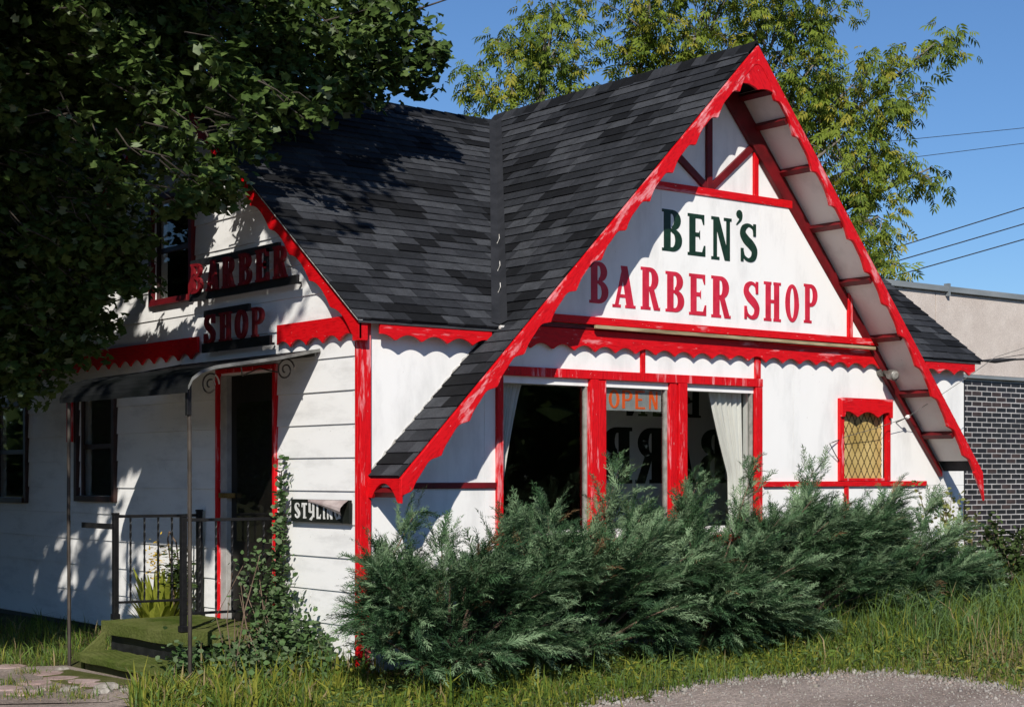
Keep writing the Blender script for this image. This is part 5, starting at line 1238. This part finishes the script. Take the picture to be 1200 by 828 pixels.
leafmass('leaves', P, M['ivy'], (.032, .062), 71, .5, vn, VINE_V, VINE_F)
mb = MB()
for k in range(16):
    a = Vector((rng.uniform(-.9, -.05), rng.uniform(.6, 1.1), -.12)); e = Vector((-.1 - .5 * rng.random(), 1.05, rng.uniform(.3, .9))); mb.tube([a, a.lerp(e, .5) + Vector((rng.normal(0, .06), rng.normal(0, .06), .05)), e], [.006, .005, .003], 4)
mb.tube([(-.06, 1.1, -.1), (-.09, 1.12, .5), (-.07, 1.14, 1.0), (-.08, 1.12, 1.58)], .006, 4); mb.build('stems', M['twig'], vn); rel(vn)

# -- lily behind the far railing, hanging pot plant, sapling, weed by the brick wall
def straps(name, c_, n, L, mats, seed, parent, wd=.028, spread=.6):
    rng = np.random.default_rng(seed); Vv, Ff, Mi = [], [], []
    for k in range(n):
        a = rng.uniform(0, 2 * math.pi); l_ = L * rng.uniform(.6, 1.1); sp = spread * rng.uniform(.3, 1); o_ = len(Vv); S_ = Vector((-math.sin(a), math.cos(a), 0))
        for i in range(6):
            q = i / 5; r_ = l_ * sp * q ** 1.3; z_ = l_ * (q - .45 * sp * q * q); w_ = wd * math.sin(math.pi * min(.97, q * .8 + .2)) 
            p = Vector((c_[0] + math.cos(a) * (r_ + .02), c_[1] + math.sin(a) * (r_ + .02), c_[2] + z_)); Vv += [p - S_ * w_, p + S_ * w_]
        for i in range(5): Ff.append((o_ + 2 * i, o_ + 2 * i + 1, o_ + 2 * i + 3, o_ + 2 * i + 2)); Mi.append(0)
    return np_mesh(name, np.array([tuple(v_) for v_ in Vv]), np.array(Ff), mats, parent, np.array(Mi))
ly = thing('lily_plant', 'yellow green plant with strap leaves and a yellow flower head behind the railing', 'plant', (-.28, 3.05, -.12))
straps('leaves', (-.28, 3.02, -.15), 56, .92, [M['lily'][0]], 81, ly, .050, .5); straps('leaves', (-.36, 2.88, -.12), 34, .72, [M['lily'][0]], 82, ly, .046, .6)
P = np.array([-.30, 3.03, .72]) + np.random.default_rng(83).normal(0, 1, (150, 3)) * np.array([.04, .06, .12]); leafmass('flower', P, [M['lily'][1]], (.03, .055), 84, .5, ly)
MB().tube([(-.28, 3.03, -.1), (-.29, 3.03, .4), (-.30, 3.03, .85)], .006, 4).build('stem', M['lily'][0], ly); rel(ly)
dk = thing('potted_plant', 'dark drooping plant on a thin stem beside the lily', 'plant', (-.2, 2.78, -.12))
P = np.array([-.22, 2.78, .62]) + np.random.default_rng(85).normal(0, 1, (420, 3)) * np.array([.06, .09, .11]); leafmass('leaves', P, M['weed'], (.05, .09), 86, .3, dk)
MB().tube([(-.22, 2.80, -.12), (-.22, 2.86, .5), (-.24, 2.93, .95), (-.24, 2.90, 1.02), (-.22, 2.80, .92), (-.22, 2.76, .75)], .008, 5).build('stem', M['twig'], dk); rel(dk)
def stalky(name, label, cat, base, h, n, mats, size, seed, spread, forks=9):
    rng = np.random.default_rng(seed); t = thing(name, label, cat, base); P = []; st_ = MB(); B0 = Vector(base)
    for k in range(forks):
        e = B0 + Vector((rng.normal(0, spread), rng.normal(0, spread * .6), h * rng.uniform(.45, 1))); m_ = B0.lerp(e, .5) + Vector((rng.normal(0, .05), rng.normal(0, .05), .04)); st_.tube([B0, m_, e], [.010, .007, .003], 4)
        for q in rng.uniform(.25, 1.03, n // forks):
            p = B0.lerp(m_, q * 2) if q < .5 else m_.lerp(e, q * 2 - 1); P.append(np.array(p) + rng.normal(0, .035, 3))
    leafmass('leaves', np.array(P), mats, size, seed + 1, .6, t, VINE_V, VINE_F); st_.build('stems', M['twig'], t); rel(t)
stalky('sapling', 'pale yellow green sapling against the white wall at its right end', 'plant', (6.80, -.62, .05), 1.42, 760, M['sapling'], (.035, .06), 90, .20, 12)
stalky('tall_weed', 'dark leafy tall weed in front of the brick wall', 'plant', (7.62, -.75, .05), 1.18, 1100, M['weed'], (.04, .075), 92, .26, 16)
stalky('tall_weed', 'smaller dark weed at the foot of the brick wall beside the tall one', 'plant', (8.5, -.3, .05), .95, 700, M['weed'], (.04, .07), 94, .30, 12)

# -- unseen ring of trees, added to darken what the panes mirror
rng = np.random.default_rng(99); n = 26000; x = rng.uniform(-50, 75, n); y_ = -48 + rng.normal(0, 2, n); hh = 6.0 + 2.2 * np.sin(x * .31) + 1.4 * np.sin(x * .83 + 1)
k = rng.random(n) < .45; x, y_ = np.where(k, -52 + rng.normal(0, 2, n), x), np.where(k, rng.uniform(-46, 150, n), y_); k2 = (rng.random(n) < .4) & ~k; y_ = np.where(k2, 135 + rng.normal(0, 2, n), y_); P = np.stack([x, y_, rng.random(n) * hh], 1); leafmass('reflection_wood', P, M['maple'][:2], (1.0, 1.9), 100, .6, None, SIMPLE_V, SIMPLE_F, 'stuff')
